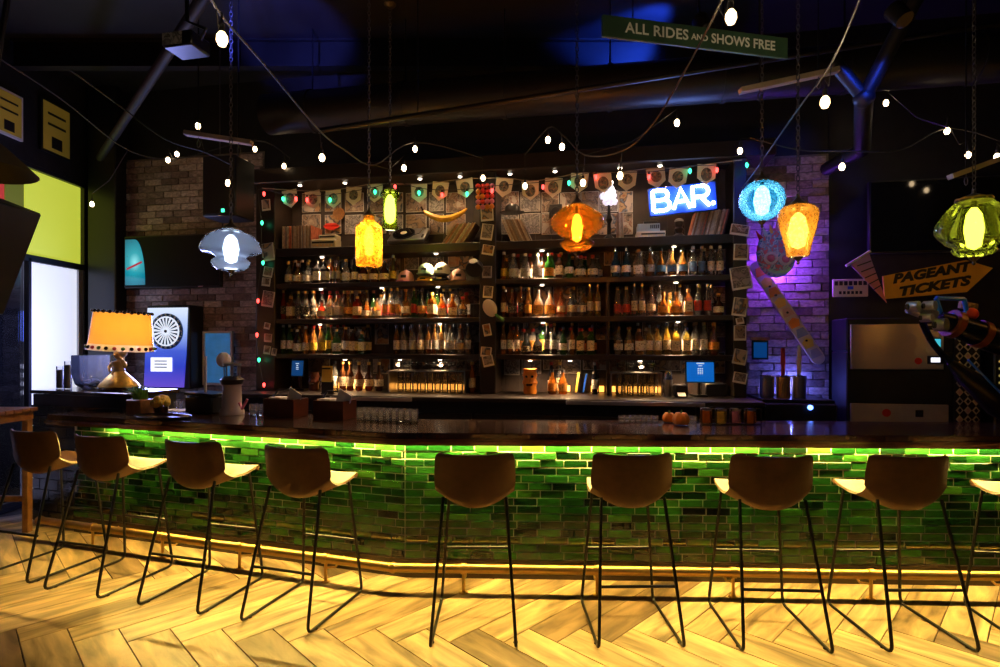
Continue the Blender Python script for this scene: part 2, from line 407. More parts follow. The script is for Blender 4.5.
bar('jamb', WY1-.05, WY1, ZS, ZTOP); bar('jamb', WY0, WY0+.05, ZS, ZTOP); bar('head', WY0, WY1, ZTOP-.05, ZTOP); bar('sill', WY0, WY1, ZS, ZS+.05)
bar('jamb_trim', WY1-.13, WY1-.06, ZS+.05, ZT-.035, M('silver_trim', (.5, .5, .52), .35, metal=.4), x=XL-.02, th=.03)
bar('pane', WYM+.02, WY1-.05, ZS+.05, ZT-.035, 'film_white', XL-.05, .012); bar('pane', WYM-.02, WY1-.05, ZT+.035, ZTOP-.05, 'film_yellow', XL-.05, .012)
bar('pane', WY0+.05, WYM-.02, ZS+.05, ZT-.035, 'pane_glass', XL-.05, .012); bar('pane', 5.6, WYM-.025, ZT+.035, ZTOP-.05, 'film_olive', XL-.05, .012)
bar('pane', WY0+.05, 5.595, ZT+.035, ZTOP-.05, 'film_red', XL-.05, .012)
# outside the window
tag(MB().prism([(-12, 2), (XL-.16, 2), (XL-.16, 12), (-12, 12)], -.1, -.02).build('pavement', M('asphalt', (.3, .29, .32), .7, var=.3), smooth=False), 'dark pavement outside the window', kind='structure')
p = at(6, 330, 6.6)
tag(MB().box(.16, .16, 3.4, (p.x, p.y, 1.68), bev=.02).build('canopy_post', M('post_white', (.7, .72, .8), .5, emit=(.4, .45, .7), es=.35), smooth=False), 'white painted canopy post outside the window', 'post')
lg = thing('light_box', 'blue lit street sign box on a pole outside the window', 'sign', (at(16, 330, 7.4).x, 7.4, -.02))
MB().box(.3, .12, .4, (0, 0, 1.95), bev=.02).build('box', M('blue_glow', (.1, .15, .7), .4, emit=(.1, .2, 1), es=2.2), lg); MB().cyl(.03, .03, 1.77).build('pole', 'black_metal', lg)
ck = thing('checkered_board', 'black and white checkered board outside the window', 'board', (at(25, 350, 7.0).x, 7.0, -.02), 0)
MB().box(.04, .04, 1.5, (0, .03, .75)).build('stake', 'black_metal', ck)
for i in range(4):
    for j in range(8):
        MB().box(.055, .012, .055, (-.08+i*.055, 0, 1.1+j*.055)).build('square', 'white_plastic' if (i+j) % 2 else 'black_plastic', ck, False)
def grass(name, label, loc, n, h, sp, cat='plant', mat='green_leaf', parent=None, wd=.012):
    b = MB()
    for i in range(n):
        a = random.uniform(0, 2*PI); l = h*random.uniform(.6, 1.1); s = sp*random.uniform(.2, 1); x, y = random.uniform(-.04, .04), random.uniform(-.04, .04)
        pts = [Vector((x+math.cos(a)*s*q*q, y+math.sin(a)*s*q*q, l*(q-.25*q*q*s/max(sp, .01)))) for q in (0, .35, .7, 1)]
        b.tube(pts, [wd*.5, wd*.5, wd*.35, wd*.06], 4)
    return b.build('leaves' if parent else name, mat, parent) if parent else tag(b.build(name, mat, None, loc=loc), label, cat)
g = thing('grass_plant', 'spiky ornamental grass growing outside the window', 'plant', (at(22, 400, 6.1).x-.15, 5.9, -.02))
grass('', '', None, 40, 1.15, .45, parent=g, wd=.02)

# ================================================================== the bar
M('led', (1, 1, 1), .5, emit=(1.0, .655, .145), es=260)
barc = thing('bar_counter', 'long dark wood bar with glossy green tiled front and bend', 'bar', (0, 0, 0))
TE = 3.3
P2 = lambda v: (v.x, v.y)
top = [lp(TE, -.23), lp(TE, .08), lp(2.74, .08), lp(2.74, .46), mit(.46), rp(RT, .46), rp(RT, -.23), mit(-.23)]
b = MB().prism([P2(v) for v in top], 1.04, 1.08); bmesh.ops.bevel(b.bm, geom=list(b.bm.edges), offset=.006, segments=2, affect='EDGES')
b.build('countertop', 'dark_wood', barc)
ns = [lp(TE+.02, -.25), lp(TE+.02, -.17), mit(-.17), rp(RT, -.17), rp(RT, -.25), mit(-.25)]
b = MB().prism([P2(v) for v in ns], .995, 1.0395); bmesh.ops.bevel(b.bm, geom=list(b.bm.edges), offset=.014, segments=3, affect='EDGES')
b.build('nosing', 'nosing_wood', barc)
us = [lp(TE, -.175), lp(TE, .08), mit(.08), rp(RT, .08), rp(RT, -.175), mit(-.175)]
MB().prism([P2(v) for v in us], 1.005, 1.0395).build('underside', 'shelf_wood', barc, False)
bd = [lp(2.74, .012), lp(2.74, .40), mit(.40), rp(RT, .40), rp(RT, .012), mit(.012)]
MB().prism([P2(v) for v in bd], .0, 1.004).build('carcass', 'black_paint', barc, False)
MB().prism([P2(v) for v in (lp(TE, .012), lp(TE, .09), lp(2.7405, .09), lp(2.7405, .012))], .0, 1.004).build('end_panel', 'black_paint', barc, False)
kk = [lp(TE, -.006), lp(TE, .012), mit(.012), rp(RT, .012), rp(RT, -.006), mit(-.006)]
MB().prism([P2(v) for v in kk], 0, .133).build('kick_board', M('kick', (.05, .028, .012), .3, var=.2), barc, False)
b = MB()
for q in ([lp(TE-.45, -.04), lp(TE-.45, -.02), mit(-.02), mit(-.04)], [mit(-.04), mit(-.02), rp(RT, -.02), rp(RT, -.04)]): b.prism([P2(v) for v in q], .985, 1.003)
b.build('led_strip', 'led', barc)
TP, TH = .168, .0553
tcache = {}
def tile_mesh(wd, pr):
    key = (round(wd, 3), pr)
    if key not in tcache:
        me = MB().box(wd-.007, .012+pr, TH-.007, (0, (.012-pr)/2, 0), bev=.0012).mesh('tile', False); me.materials.append(MATS['tile_green']); tcache[key] = me
    return tcache[key]
tl = []; panels = []
for side, x0, x1, rz in ((0, -TE, 0, -AL), (1, 0, RT, -AR)):
    pn = bpy.data.objects.new('front_panel', None); col.objects.link(pn); pn.location = O; pn.rotation_euler = (0, 0, rz); pn.parent = barc
    panels.append(pn)
    MB().box(x1-x0, .009, .87, ((x0+x1)/2, .0065, .568)).build('grout', 'grout', pn, False)
    for r in range(15):
        z = .137+TH*(r+.5); x = x0-(TP/2 if r % 2 else 0)+random.choice((-.03, 0, 0, .03))
        while x < x1:
            a, b_ = max(x, x0), min(x+TP, x1); x += TP
            if b_-a < .012: continue
            c = O+((aR if side else -aL)*((a+b_)/2))
            pxx = 500+F*c.x/c.y
            tl.append((0 if pxx < 1005 else 1, c.y-.25*z, side, (a+b_)/2, z, b_-a))
tl.sort(key=lambda q: q[:2])
rest = [MB(), MB()]
for i, (_, _, side, xc, z, wd) in enumerate(tl):
    pr = random.choice((-.001, .0, .001, .004, .006, .008))
    if i < 300: link('tile', tile_mesh(wd, pr), panels[side], (xc, 0, z))
    else: rest[side].box(wd-.007, .012+pr, TH-.007, (xc, (.012-pr)/2, z))
for s in (0, 1):
    o = rest[s].build('tile_field', 'tile_green', panels[s], False); o['kind'] = 'stuff'
# brass foot rail
fr = thing('foot_rail', 'polished brass foot rail on brackets along the tiled bar front', 'foot rail')
RO = -.24
zr = Vector((0, 0, .165))
for pts in [[mit(RO).lerp(lp(3.35, RO), k/7), mit(RO).lerp(lp(3.35, RO), (k+1)/7)] for k in range(7)]+[[mit(RO).lerp(rp(RT, RO), k/6), mit(RO).lerp(rp(RT, RO), (k+1)/6)] for k in range(6)]:
    MB().tube([q+zr for q in pts], .031, 16).build('rail_tube', 'brass', fr)
MB().sph(.037, tuple(mit(RO)+Vector((0, 0, .165)))).build('elbow_joint', 'brass', fr)
MB().sph(.038, tuple(lp(3.37, RO)+Vector((0, 0, .165)))).build('end_cap', 'brass', fr)
for s, t in [(0, .5), (0, 1.25), (0, 2.0), (0, 2.75)]+[(1, .45), (1, 1.35), (1, 2.25), (1, 3.15), (1, 4.05)]:
    q = lp(t, RO) if s == 0 else rp(t, RO); bb = bL if s == 0 else bR; aa = -aL if s == 0 else aR
    k = MB().tube([q+Vector((0, 0, .137)), q+Vector((0, 0, .004))], .011, 8)
    k.cyl(.03, .03, .006, (q.x, q.y, 0)); k.tube([q+Vector((0, 0, .10)), q+bb*.12+Vector((0, 0, .06)), q+bb*.228+Vector((0, 0, .1))], .008, 6)
    o = k.build('bracket', 'brass', fr)
    MB().tube([q+aa*(-.018)+Vector((0, 0, .165)), q+aa*.018+Vector((0, 0, .165))], .037, 14).build('clamp', 'brass', o)

# ================================================================== bar stools
def catmull(pts, n):
    out = []
    P = [pts[0]]+list(pts)+[pts[-1]]
    for i in range(1, len(P)-2):
        for k in range(n):
            t = k/n; p0, p1, p2, p3 = (Vector(P[i-1]), Vector(P[i]), Vector(P[i+1]), Vector(P[i+2]))
            out.append(.5*((2*p1)+(-p0+p2)*t+(2*p0-5*p1+4*p2-p3)*t*t+(-p0+3*p1-3*p2+p3)*t**3))
    out.append(Vector(pts[-1])); return out
# columns: y, z, half width, sideways lift z, sideways wrap y
prof = [(.62, .775, .185, .005, -.03), (.60, .79, .2, .008, -.01), (.52, .775, .215, .015, 0), (.42, .75, .225, .03, 0), (.32, .725, .232, .065, 0), (.235, .715, .234, .115, .01),
        (.185, .745, .238, .11, .04), (.165, .82, .24, .05, .065), (.15, .91, .24, .012, .075), (.138, .985, .236, .008, .075), (.13, 1.025, .228, .012, .072), (.127, 1.045, .2, .006, .068)]
rows = []
for c in catmull([Vector(q) if len(q) == 3 else q for q in [(p[0], p[1], p[2]) for p in prof]], 3): rows.append([c])
ex = catmull([Vector((p[3], p[4], 0)) for p in prof], 3)
grid = []
for (c,), e in zip(rows, ex):
    r = []
    for k in range(17):
        t = -1+2*k/16; s = abs(t)
        r.append((c.z*t, c.x+e.y*s**2.5, c.y+e.x*s**2.2))
    grid.append(r)
b = MB().grid(grid); bmesh.ops.recalc_face_normals(b.bm, faces=b.bm.faces)
bmesh.ops.solidify(b.bm, geom=list(b.bm.faces), thickness=.016)
shell_me = b.mesh('seat_shell', True, 1.2); shell_me.materials.append(MATS['leather'])
def bend(a, b_, c, r, n=4):            # rounded corner at b_
    a, b_, c = Vector(a), Vector(b_), Vector(c); p = b_+(a-b_).normalized()*r; q = b_+(c-b_).normalized()*r
    return [(p*(1-t)*(1-t)+b_*2*t*(1-t)+q*t*t) for t in [i/n for i in range(n+1)]]
R_ = .0095
def stool_parts():
    out = []
    for s in (-1, 1):
        ft, fb, rb, rt = (s*.175, .53, .768), (s*.235, .60, R_), (s*.237, 0.0, R_), (s*.185, .2, .79)
        c1 = bend(ft, fb, rb, .05); c2 = bend(fb, rb, rt, .05)
        out += [('leg', MB().tube([ft]+c1, R_, 8)), ('runner', MB().tube([c1[-1], c2[0]], R_, 8)), ('leg', MB().tube(c2+[rt], R_, 8))]
        out.append(('glide', MB().cyl(.013, .013, .008, (s*.236, .08, 0), seg=8)))
    t = .40
    return [(n, m.mesh(n)) for n, m in out]
SP = stool_parts()
fb_me = MB().tube([(-.209, .57, .36), (.209, .57, .36)], .009, 8).mesh('footrest')
rb_me = MB().tube([(-.216, .09, .315), (.216, .09, .315)], .009, 8).mesh('rear_bar')
for n, me in SP: me.materials.append(MATS['black_metal'] if n != 'glide' else MATS['rubber'])
for me in (fb_me, rb_me): me.materials.append(MATS['black_metal'])
stools = [((-3.54, 3.94), -16, 'tan shell bar stool with black sled legs beside the slatted wooden high table', 1),
          ((-2.88, 3.71), -16, 'tan shell bar stool, second along from the slatted wooden high table', 1),
          ((-2.10, 3.49), -16, 'tan shell bar stool, third along from the slatted wooden high table', 1),
          ((-1.34, 3.275), -17, 'tan shell bar stool on the slanting run, nearest to the bend in the bar', 1),
          ((-.148, 3.05), 0, 'tan shell bar stool with a dipped top edge, first past the bar bend', 0),
          ((.78, 3.046), 1, 'tan shell bar stool, second past the bar bend on the straight run', 1),
          ((1.56, 3.0), -3, 'tan shell bar stool, third past the bar bend on the straight run', 1),
          ((2.36, 3.0), 0, 'tan shell bar stool, fourth past the bar bend on the straight run', 1),
          ((3.14, 2.95), -8, 'tan shell bar stool, fifth past the bar bend, under the mechanical arm', 1)]
for (x, y), a, lab, rb in stools:
    t = thing('bar_stool', lab, 'stool', (x, y, 0), math.radians(a), 'bar stools in a row along the bar')
    link('seat_shell', shell_me, t)
    for n, me in SP: link(n, me, t)
    link('footrest', fb_me, t)
    if rb: link('rear_bar', rb_me, t)

# ================================================================== back bar shelves
ZSH = [2.72, 2.34, 1.96, 1.583]; ZC = 1.19
bb = thing('back_bar', 'tall dark wood back bar with four shelves in two bays', 'shelving', bw(0, 0, 0), RZ)
u0, um0, um1, u1 = ub(276), ub(480), ub(496), ub(733)
uo0, uo1 = ub(257), ub(746)
for a, c in ((uo0, u0), (um0, um1), (u1, uo1)): MB().box(c-a, .345, 3.42-ZC, ((a+c)/2, .15, (3.42+ZC)/2), bev=.006).build('post', 'shelf_wood', bb, False)
for zi, z in enumerate(ZSH):
    for a, c in ((u0, um0), (um1, u1)):
        th = .085 if zi == 0 else .05
        MB().box(c-a-.002, .325, th, ((a+c)/2, .155, z-th/2), bev=.004).build('shelf', 'shelf_wood', bb, False)
M('panel_dark', (.035, .023, .017), .6, var=.4)
for k in range(30):
    a = uo0+(uo1-uo0)*k/30; MB().box((uo1-uo0)/30-.002, .012, 3.42-ZC, (a+(uo1-uo0)/60, .342, (3.42+ZC)/2)).build('back_board', 'panel_dark', bb, False)
M('glow_strip', (1, .8, .5), .5, emit=(1, .38, .06), es=3)
for p0_, p1_ in ((396, 466), (548, 570), (591, 604), (612, 657), (332, 372)):
    a, c = ub(p0_, .3), ub(p1_, .3); MB().box(c-a, .012, .06, ((a+c)/2, .31, ZC+.038)).build('glow_strip', 'glow_strip', bb, False)
MB().box(uo1-uo0+.5, .38, .16, ((uo0+uo1)/2, .13, 3.50), bev=.01).build('cornice', 'shelf_wood', bb, False)
MB().box(uo1-uo0+.1, .78, .04, ((uo0+uo1)/2, -.055, ZC-.02), bev=.006).build('counter', 'shelf_wood', bb, False)
MB().box(uo1-uo0, .66, ZC-.042, ((uo0+uo1)/2, -.01, (ZC-.042)/2)).build('cabinet', 'black_paint', bb, False)
for k in range(6):
    a = uo0+.05+k*(uo1-uo0-.1)/6; c = a+(uo1-uo0-.1)/6-.03
    dr = MB().box(c-a, .02, .85, ((a+c)/2, -.352, .6), bev=.004).build('door', 'black_plastic', bb, False)
    MB().tube([(a+.06, -.385, .5), (a+.06, -.385, .8)], .008, 6).build('handle', 'steel', dr)
for px0, px1 in ((330, 412), (566, 705)):
    a, c = ub(px0, -.45), ub(px1, -.45)
    MB().box(c-a, .012, .035, ((a+c)/2, -.452, ZC-.03), bev=.003).build('steel_edge', 'steel', bb, False)
a, c = ub(606.5), ub(609.5)
MB().box(c-a, .29, ZSH[1]-.052-ZC, ((a+c)/2, .15, (ZSH[1]-.052+ZC)/2), bev=.003).build('divider', 'shelf_wood', bb, False)
# puck lights under the shelves, plus an added row under the cornice
PW = (1, .62, .32); NMS = ('records', 'caps', 'third', 'lowest', 'cornice')
pucks = [(4, p) for p in (300, 345, 420, 460, 510, 555, 620, 660)]+[(0, p) for p in (322, 436, 542, 674)]+[(1, p) for p in (321, 382, 438, 542, 676)]+[(2, p) for p in (320, 440, 543, 678)]+[(3, p) for p in (345, 400, 440, 530, 570, 640, 690)]  # the cornice row is added fill to brighten the records compartment
for zi, p in pucks:
    u = ub(p, .06); z = 3.42 if zi == 4 else ZSH[zi]-(.085 if zi == 0 else .05)
    t = thing('puck_light', 'round puck light under the %s shelf of the back bar (cornice row added)' % NMS[zi], 'light', bw(u, z, .06), RZ, 'puck lights under the %s shelf (cornice row added)' % NMS[zi])
    MB().cyl(.026, .026, .008, (0, 0, -.008), seg=16).build('rim', 'steel', t); MB().cyl(.019, .017, .006, (0, 0, -.0135), seg=16).build('lens', 'puck', t)
    lamp('puck_lamp', 'SPOT', (0, 0, -.018), (40, 36, 36, 34, 11)[zi], PW, .02, t, spot=2.5, blend=.8)
# ================================================================== bottles
GL('g_clear', (.8, .85, .88), .2, (.95, .96, .97)); GL('g_amber', (.85, .36, .06), .3, (.9, .45, .12)); GL('g_whisky', (.8, .45, .14), .25, (.95, .6, .25))
GL('g_green', (.08, .3, .06), .35, (.2, .55, .15)); GL('g_brown', (.16, .06, .02), .5, (.3, .12, .05)); GL('g_blue', (.1, .35, .75), .3, (.4, .65, .95))
GL('g_pink', (.85, .4, .35), .3, (.95, .6, .5)); M('g_black', (.012, .012, .014), .12); GL('g_red', (.6, .06, .03), .4, (.8, .2, .1)); GL('g_yellow', (.85, .6, .1), .3, (.95, .8, .3))
GW = {'clear': 'g_clear', 'amber': 'g_amber', 'honey': 'g_whisky', 'green': 'g_green', 'brown': 'g_brown', 'blue': 'g_blue', 'pink': 'g_pink', 'black': 'g_black', 'red': 'g_red', 'yellow': 'g_yellow'}
LC = {'cream': (.88, .76, .54), 'white': (.93, .91, .88), 'black': (.03, .03, .03), 'yellow': (.85, .62, .05), 'orange': (.8, .35, .06), 'red': (.55, .05, .04), 'blue': (.08, .22, .5), 'grey': (.45, .45, .46)}
def lab_mat(n):
    k = 'label_'+n
    if k in MATS: return MATS[k]
    c = LC[n]; dk = (.1, .07, .05) if sum(c) > .6 else (.7, .6, .4)
    m, t, b = nt(k); tc = t.nodes.new('ShaderNodeTexCoord'); mp = t.nodes.new('ShaderNodeMapping'); mp.inputs['Scale'].default_value = (60, 60, 110)
    oi = t.nodes.new('ShaderNodeObjectInfo'); ml = t.nodes.new('ShaderNodeMath'); ml.operation = 'MULTIPLY'; ml.inputs[1].default_value = 30; t.links.new(oi.outputs['Random'], ml.inputs[0]); t.links.new(ml.outputs[0], mp.inputs['Location'])
    n_ = t.nodes.new('ShaderNodeTexNoise'); n_.inputs['Scale'].default_value = 1; t.links.new(tc.outputs['Object'], mp.inputs[0]); t.links.new(mp.outputs[0], n_.inputs['Vector'])
    r = ramp(t, [(0, c), (.56, c), (.6, tuple(.5*a+.5*d for a, d in zip(c, dk))), (.68, dk)]); t.links.new(n_.outputs['Fac'], r.inputs[0]); t.links.new(r.outputs[0], b.inputs['Base Color']); b.inputs['Roughness'].default_value = .6
    MATS[k] = m; return m
CAPS = {'black': 'black_plastic', 'gold': 'gold', 'red': 'red', 'white': 'white_plastic', 'cork': 'warm_wood', 'silver': 'chrome'}
# shape: profile, segments, sx, sy, label z0,z1 and radius, neck top radius, height, pitch
SH = {
 'round': ([(.034, 0), (.037, .006), (.037, .175), (.03, .205), (.014, .235), (.0135, .285), (.016, .288), (.016, .296)], 12, 1, 1, .05, .15, .0375, .0145, .296),
 'sloped': ([(.034, 0), (.037, .006), (.037, .15), (.03, .19), (.018, .235), (.0135, .28), (.0155, .282), (.0155, .29)], 12, 1, 1, .04, .125, .0375, .0145, .29),
 'square': ([(.047, 0), (.05, .006), (.05, .16), (.044, .18), (.02, .20), (.018, .235), (.021, .237), (.021, .245)], 4, 1, 1, .04, .14, .0507, .018, .245),
 'squat': ([(.042, 0), (.05, .012), (.052, .08), (.046, .12), (.02, .15), (.017, .2), (.02, .202), (.02, .21)], 14, 1, 1, .03, .09, .0525, .017, .21),
 'slim': ([(.028, 0), (.031, .005), (.031, .2), (.025, .225), (.0125, .25), (.012, .315), (.0145, .317), (.0145, .325)], 12, 1, 1, .06, .16, .0316, .013, .325),
 'flat': ([(.038, 0), (.044, .01), (.046, .12), (.034, .17), (.016, .195), (.015, .24), (.018, .242), (.018, .25)], 14, 1.1, .6, .03, .115, .0465, .0155, .25),
 'belly': ([(.03, 0), (.04, .02), (.047, .09), (.04, .15), (.018, .19), (.0135, .27), (.016, .272), (.016, .28)], 14, 1, 1, .05, .12, .0475, .0145, .28),
}
bcache = {}
def bmesh_of(kind, shape, matn, fn):
    k = (kind, shape, matn)
    if k not in bcache:
        me = fn().mesh(kind); me.materials.append(lab_mat(matn[1:]) if matn[0] == '#' else MATS[matn]); bcache[k] = me
    return bcache[k]
def bottle(loc, rz, shape, glass, lab, cap, where, s=1.0):
    prof, seg, sx, sy, l0, l1, lr, nr, hh = SH[shape]
    o = link('bottle', bmesh_of('bottle', shape, GW[glass], lambda: MB().lathe(prof, seg, sx=sx, sy=sy)), None, loc, rz); o.scale = (s, s, s)
    tag(o, '%s %s bottle, %s label, %s cap, on %s' % (glass, shape, lab, cap, where), 'bottle', 'bottles on '+where)
    def lf():
        b = MB().lathe([(lr, l0), (lr, l1)], seg, sx=sx, sy=sy, cap=False); return b
    link('label', bmesh_of('label', shape, '#'+lab, lf), o)
    link('cap', bmesh_of('cap', shape, CAPS[cap], lambda: MB().cyl(nr+.003, nr+.003, .03, (0, 0, hh-.012), seg=10)), o)
    return o
WH = {(1, 0): 'the shelf with the caps', (1, 1): 'the shelf under the neon-lit records', (2, 0): 'the shelf below the caps', (2, 1): 'the third shelf of the neon bay',
      (3, 0): 'the lowest shelf of the turntable bay', (3, 1): 'the lowest shelf of the neon bay', (4, 0): 'the back counter of the turntable bay', (4, 1): 'the back counter of the neon bay'}
def fill(zi, bay, p0, p1, glasses, labs, caps, shapes, pitch=.088, rows=((.07, 0), (.2, .04)), zz=None):
    z = ZC if zi == 4 else ZSH[zi]
    for d, off in rows:
        a, c = max(ub(p0, d)+.012, (u0, um1)[bay]+.01), min(ub(p1, d)-.012, (um0, u1)[bay]-.01); run = 0; u = a
        while True:
            if run == 0:
                run = random.choice((1, 1, 1, 1, 2, 2, 3)); sel = (random.choice(shapes), random.choice(glasses), random.choice(labs), random.choice(caps), random.uniform(.92, 1.06) if d < .1 else random.uniform(1.0, 1.1))
            run -= 1
            if sel[0] == 'slim' and sel[4] > .97: sel = sel[:4]+(.95,)
            sel = sel[:4]+(min(sel[4], (.286 if zi == 1 else .318)/(SH[sel[0]][8]+.02)/.98),); hw = {'square': .044, 'flat': .052}.get(sel[0], SH[sel[0]][6])*sel[4]+.004
            if u+2*hw > c: break
            u += hw
            bottle(bw(u, z+.0015, d), RZ+random.uniform(-.2, .2), sel[0], sel[1], sel[2], sel[3], WH[(zi, bay)], sel[4]*.98); u += hw+random.uniform(0, .008)
ALLS = list(SH)
fill(1, 0, 283, 400, ['clear', 'clear', 'honey', 'black', 'brown', 'amber'], ['white', 'cream', 'yellow', 'grey', 'cream'], ['white', 'black', 'silver', 'gold'], ALLS)
fill(1, 1, 499, 606, ['brown', 'clear', 'black', 'green', 'honey', 'clear'], ['yellow', 'white', 'cream', 'grey', 'blue', 'orange'], ['black', 'white', 'gold', 'red'], ['squat', 'flat', 'sloped', 'belly', 'square'])
fill(1, 1, 609, 726, ['clear', 'clear', 'clear', 'clear', 'honey', 'blue'], ['cream', 'white', 'white', 'blue', 'grey'], ['silver', 'white', 'cork', 'black'], ['round', 'slim', 'flat', 'belly', 'square'], .095)
fill(2, 0, 279, 477, ['amber', 'honey', 'clear', 'green', 'brown', 'clear', 'clear', 'amber', 'red', 'honey'], ['cream', 'white', 'orange', 'black', 'cream', 'red'], ['gold', 'black', 'red', 'cork'], ALLS, .09)
for q0, q1 in ((499, 604), (612, 726)): fill(2, 1, q0, q1, ['amber', 'honey', 'honey', 'clear', 'clear', 'brown', 'pink', 'yellow', 'clear'], ['cream', 'white', 'orange', 'red', 'black', 'cream'], ['black', 'cork', 'gold', 'silver'], ALLS, .09)
fill(3, 0, 279, 374, ['green', 'clear', 'amber', 'black', 'brown', 'clear', 'honey'], ['white', 'cream', 'grey', 'white', 'yellow'], ['gold', 'black', 'white', 'red'], ['round', 'slim', 'sloped', 'flat', 'square'], .09)
fill(3, 0, 392, 476, ['clear', 'pink', 'clear', 'honey'], ['white', 'cream', 'grey'], ['silver', 'cork'], ['round', 'slim', 'belly'], .088)
fill(3, 1, 499, 604, ['clear', 'green', 'amber', 'clear', 'honey', 'black'], ['white', 'cream', 'orange', 'grey', 'black'], ['gold', 'black', 'silver', 'red'], ALLS, .088)
fill(3, 1, 612, 726, ['honey', 'yellow', 'clear', 'amber', 'pink', 'clear'], ['cream', 'white', 'cream', 'orange'], ['silver', 'cork', 'white'], ['round', 'slim', 'belly', 'square'], .088)
fill(4, 0, 330, 392, ['brown', 'black', 'amber', 'clear', 'brown'], ['cream', 'white', 'orange'], ['black', 'gold'], ['sloped', 'round', 'belly', 'squat'], .1, rows=((.1, 0),))
fill(4, 0, 467, 478, ['amber', 'green'], ['cream'], ['gold'], ['round'], .085, rows=((.1, 0),))
for q0, q1 in ((546, 570), (590, 604)): fill(4, 1, q0, q1, ['pink', 'clear', 'honey', 'black', 'amber'], ['white', 'cream', 'orange', 'grey'], ['red', 'white', 'gold', 'black'], ['round', 'slim', 'flat', 'sloped'], .092, rows=((.08, 0), (.22, 0)))
# printed clutter pinned behind the bottles and the records
PD = {'print_a': 'dark and cream', 'print_b': 'tan and grey', 'print_c': 'orange and blue', 'print_d': 'black and white'}
def poster(px, py, wd, ht, mat, where, d=.328, roll=0, bordered=False, name='poster', cat='poster'):
    where = (('tall ' if ht > wd*1.1 else 'wide ' if wd > ht*1.1 else 'squarish ')+PD[mat]+' '+where[0], where[1])
    p = pb(px, py, d)
    o = thing(name, where[0], cat, p, RZ, where[1]); o.rotation_euler = (0, roll, RZ)
    MB().box(wd, .004, ht, (0, .002, 0)).build('sheet', 'white_paper', o, False)
    m_ = .012 if bordered else .004
    MB().box(wd-2*m_, .003, ht-2*m_, (0, -.0005, .008 if bordered else 0)).build('print', mat, o, False)
    return o
PM = ['print_a', 'print_b', 'print_c', 'print_d']
W0 = ('print pinned behind the records and turntable', 'prints behind the records shelf'); W1 = ('print pinned behind the neon sign bay', 'prints behind the neon bay')
for (a, c, wh) in ((300, 476, W0), (499, 640, W1)):
    x = a
    while x < c:
        wpx = random.uniform(14, 24)
        if x+wpx > c+4: break
        for y in (202, 224): poster(min(x+wpx/2, c), y+random.uniform(-.5, .5), wpx/95*.95, random.uniform(.205, .22), random.choice(PM), wh, .328-random.uniform(0, .003))
        x += wpx+.5
for zi, y0 in ((1, 262), (2, 297), (3, 333), (4, 366)):
    for bay, a, c in ((0, 285, 474), (1, 503, 722)):
        wh = ('print behind bottles on %s' % WH[(zi, bay)], 'prints behind %s' % WH[(zi, bay)])
        x = a
        while x < c:
            wpx = random.uniform(16, 30)
            if random.random() < .8: poster(min(x+wpx/2, c), y0-(3 if bay else 0)+random.uniform(-2, 2), wpx/96*.9, random.uniform(.16, .24), random.choice(PM), wh, .328)
            x += wpx
# ================================================================== records
sl_me = [MB().box(t, .24, h, (0, .12, h/2), bev=.0012).mesh('record', False) for t, h in ((.008, .25), (.013, .25), (.01, .245), (.017, .25))]
for me in sl_me: me.materials.append(MATS['record_spine'])
def records(p0, p1, lean, lab, grp, d=.05):
    a, c = ub(p0, d), ub(p1, d); u = a; la = lean
    base = ZSH[0]+.002
    while u < c:
        k = random.randrange(4); t = (.008, .013, .01, .017)[k]
        ang = math.radians(la); cs = max(.4, math.cos(ang))
        dz = abs(math.sin(ang))*t/2; u += t/2/cs
        o = link('record', sl_me[k], None, bw(u, base+dz, d+random.uniform(-.01, .01))); o.rotation_euler = (0, ang, RZ)
        tag(o, lab, 'record', grp); u += (t/2+.003)/cs
records(282, 311, 0, 'thin record sleeve in the upright row beside the cream radio', 'records beside the radio')
records(441, 462, 34, 'thin record sleeve in the leaning row beside the turntable', 'records beside the turntable')
records(511, 532, -24, 'thin record sleeve in the leaning row under the black hat', 'records under the black hat')
records(617, 623, 0, 'thin record sleeve in the short row by the feather lamp', 'records by the feather lamp')
records(690, 723, 14, 'thin record sleeve in the leaning row below the blue neon', 'records below the neon')
# ---- audio gear
def onsh(px, d=.1, z=None): return bw(ub(px, d), ZSH[0]+.001 if z is None else z, d)
t = thing('radio', 'cream retro radio with dark dial strip beside the records', 'radio', onsh(326, .08), RZ)
MB().box(.29, .14, .09, (0, 0, .045), bev=.008).build('body', 'cream', t); MB().box(.25, .006, .02, (0, -.071, .055)).build('dial', 'black_plastic', t)
MB().box(.2, .12, .05, (.04, .01, .115), bev=.006).build('upper_case', 'cream', t); MB().box(.17, .006, .014, (.04, -.052, .118)).build('tuning_strip', 'black_plastic', t)
for k in range(6): MB().cyl(.008, .007, .012, (-.1+k*.04, -.07, .022), (PI/2, 0, 0), 10).build('knob', 'brass', t)
t = thing('turntable', 'silver turntable propped up with a black record on its platter', 'turntable', onsh(409, .12, ZSH[0]+.112), RZ); t.rotation_euler = (math.radians(38), 0, RZ)
MB().box(.40, .26, .05, (0, 0, .0), bev=.006).build('plinth', 'steel', t); pl = MB().cyl(.12, .12, .01, (-.05, 0, .026), seg=32).build('platter', 'black_plastic', t)
MB().cyl(.115, .115, .004, (-.05, 0, .037), seg=32).build('record_disc', 'gloss_black', pl); MB().cyl(.035, .035, .001, (-.05, 0, .0415), seg=20).build('record_label', 'cream', pl)
MB().tube([(.15, .09, .05), (.14, -.04, .05), (.08, -.08, .05)], .005, 6).cyl(.022, .022, .03, (.15, .09, .025)).build('tonearm', 'chrome', t)
MB().box(.015, .06, .01, (.17, -.06, .03)).build('pitch_slider', 'black_plastic', t); MB().box(.3, .06, .05, (0, .14, -.04)).build('stand', 'black_plastic', t)
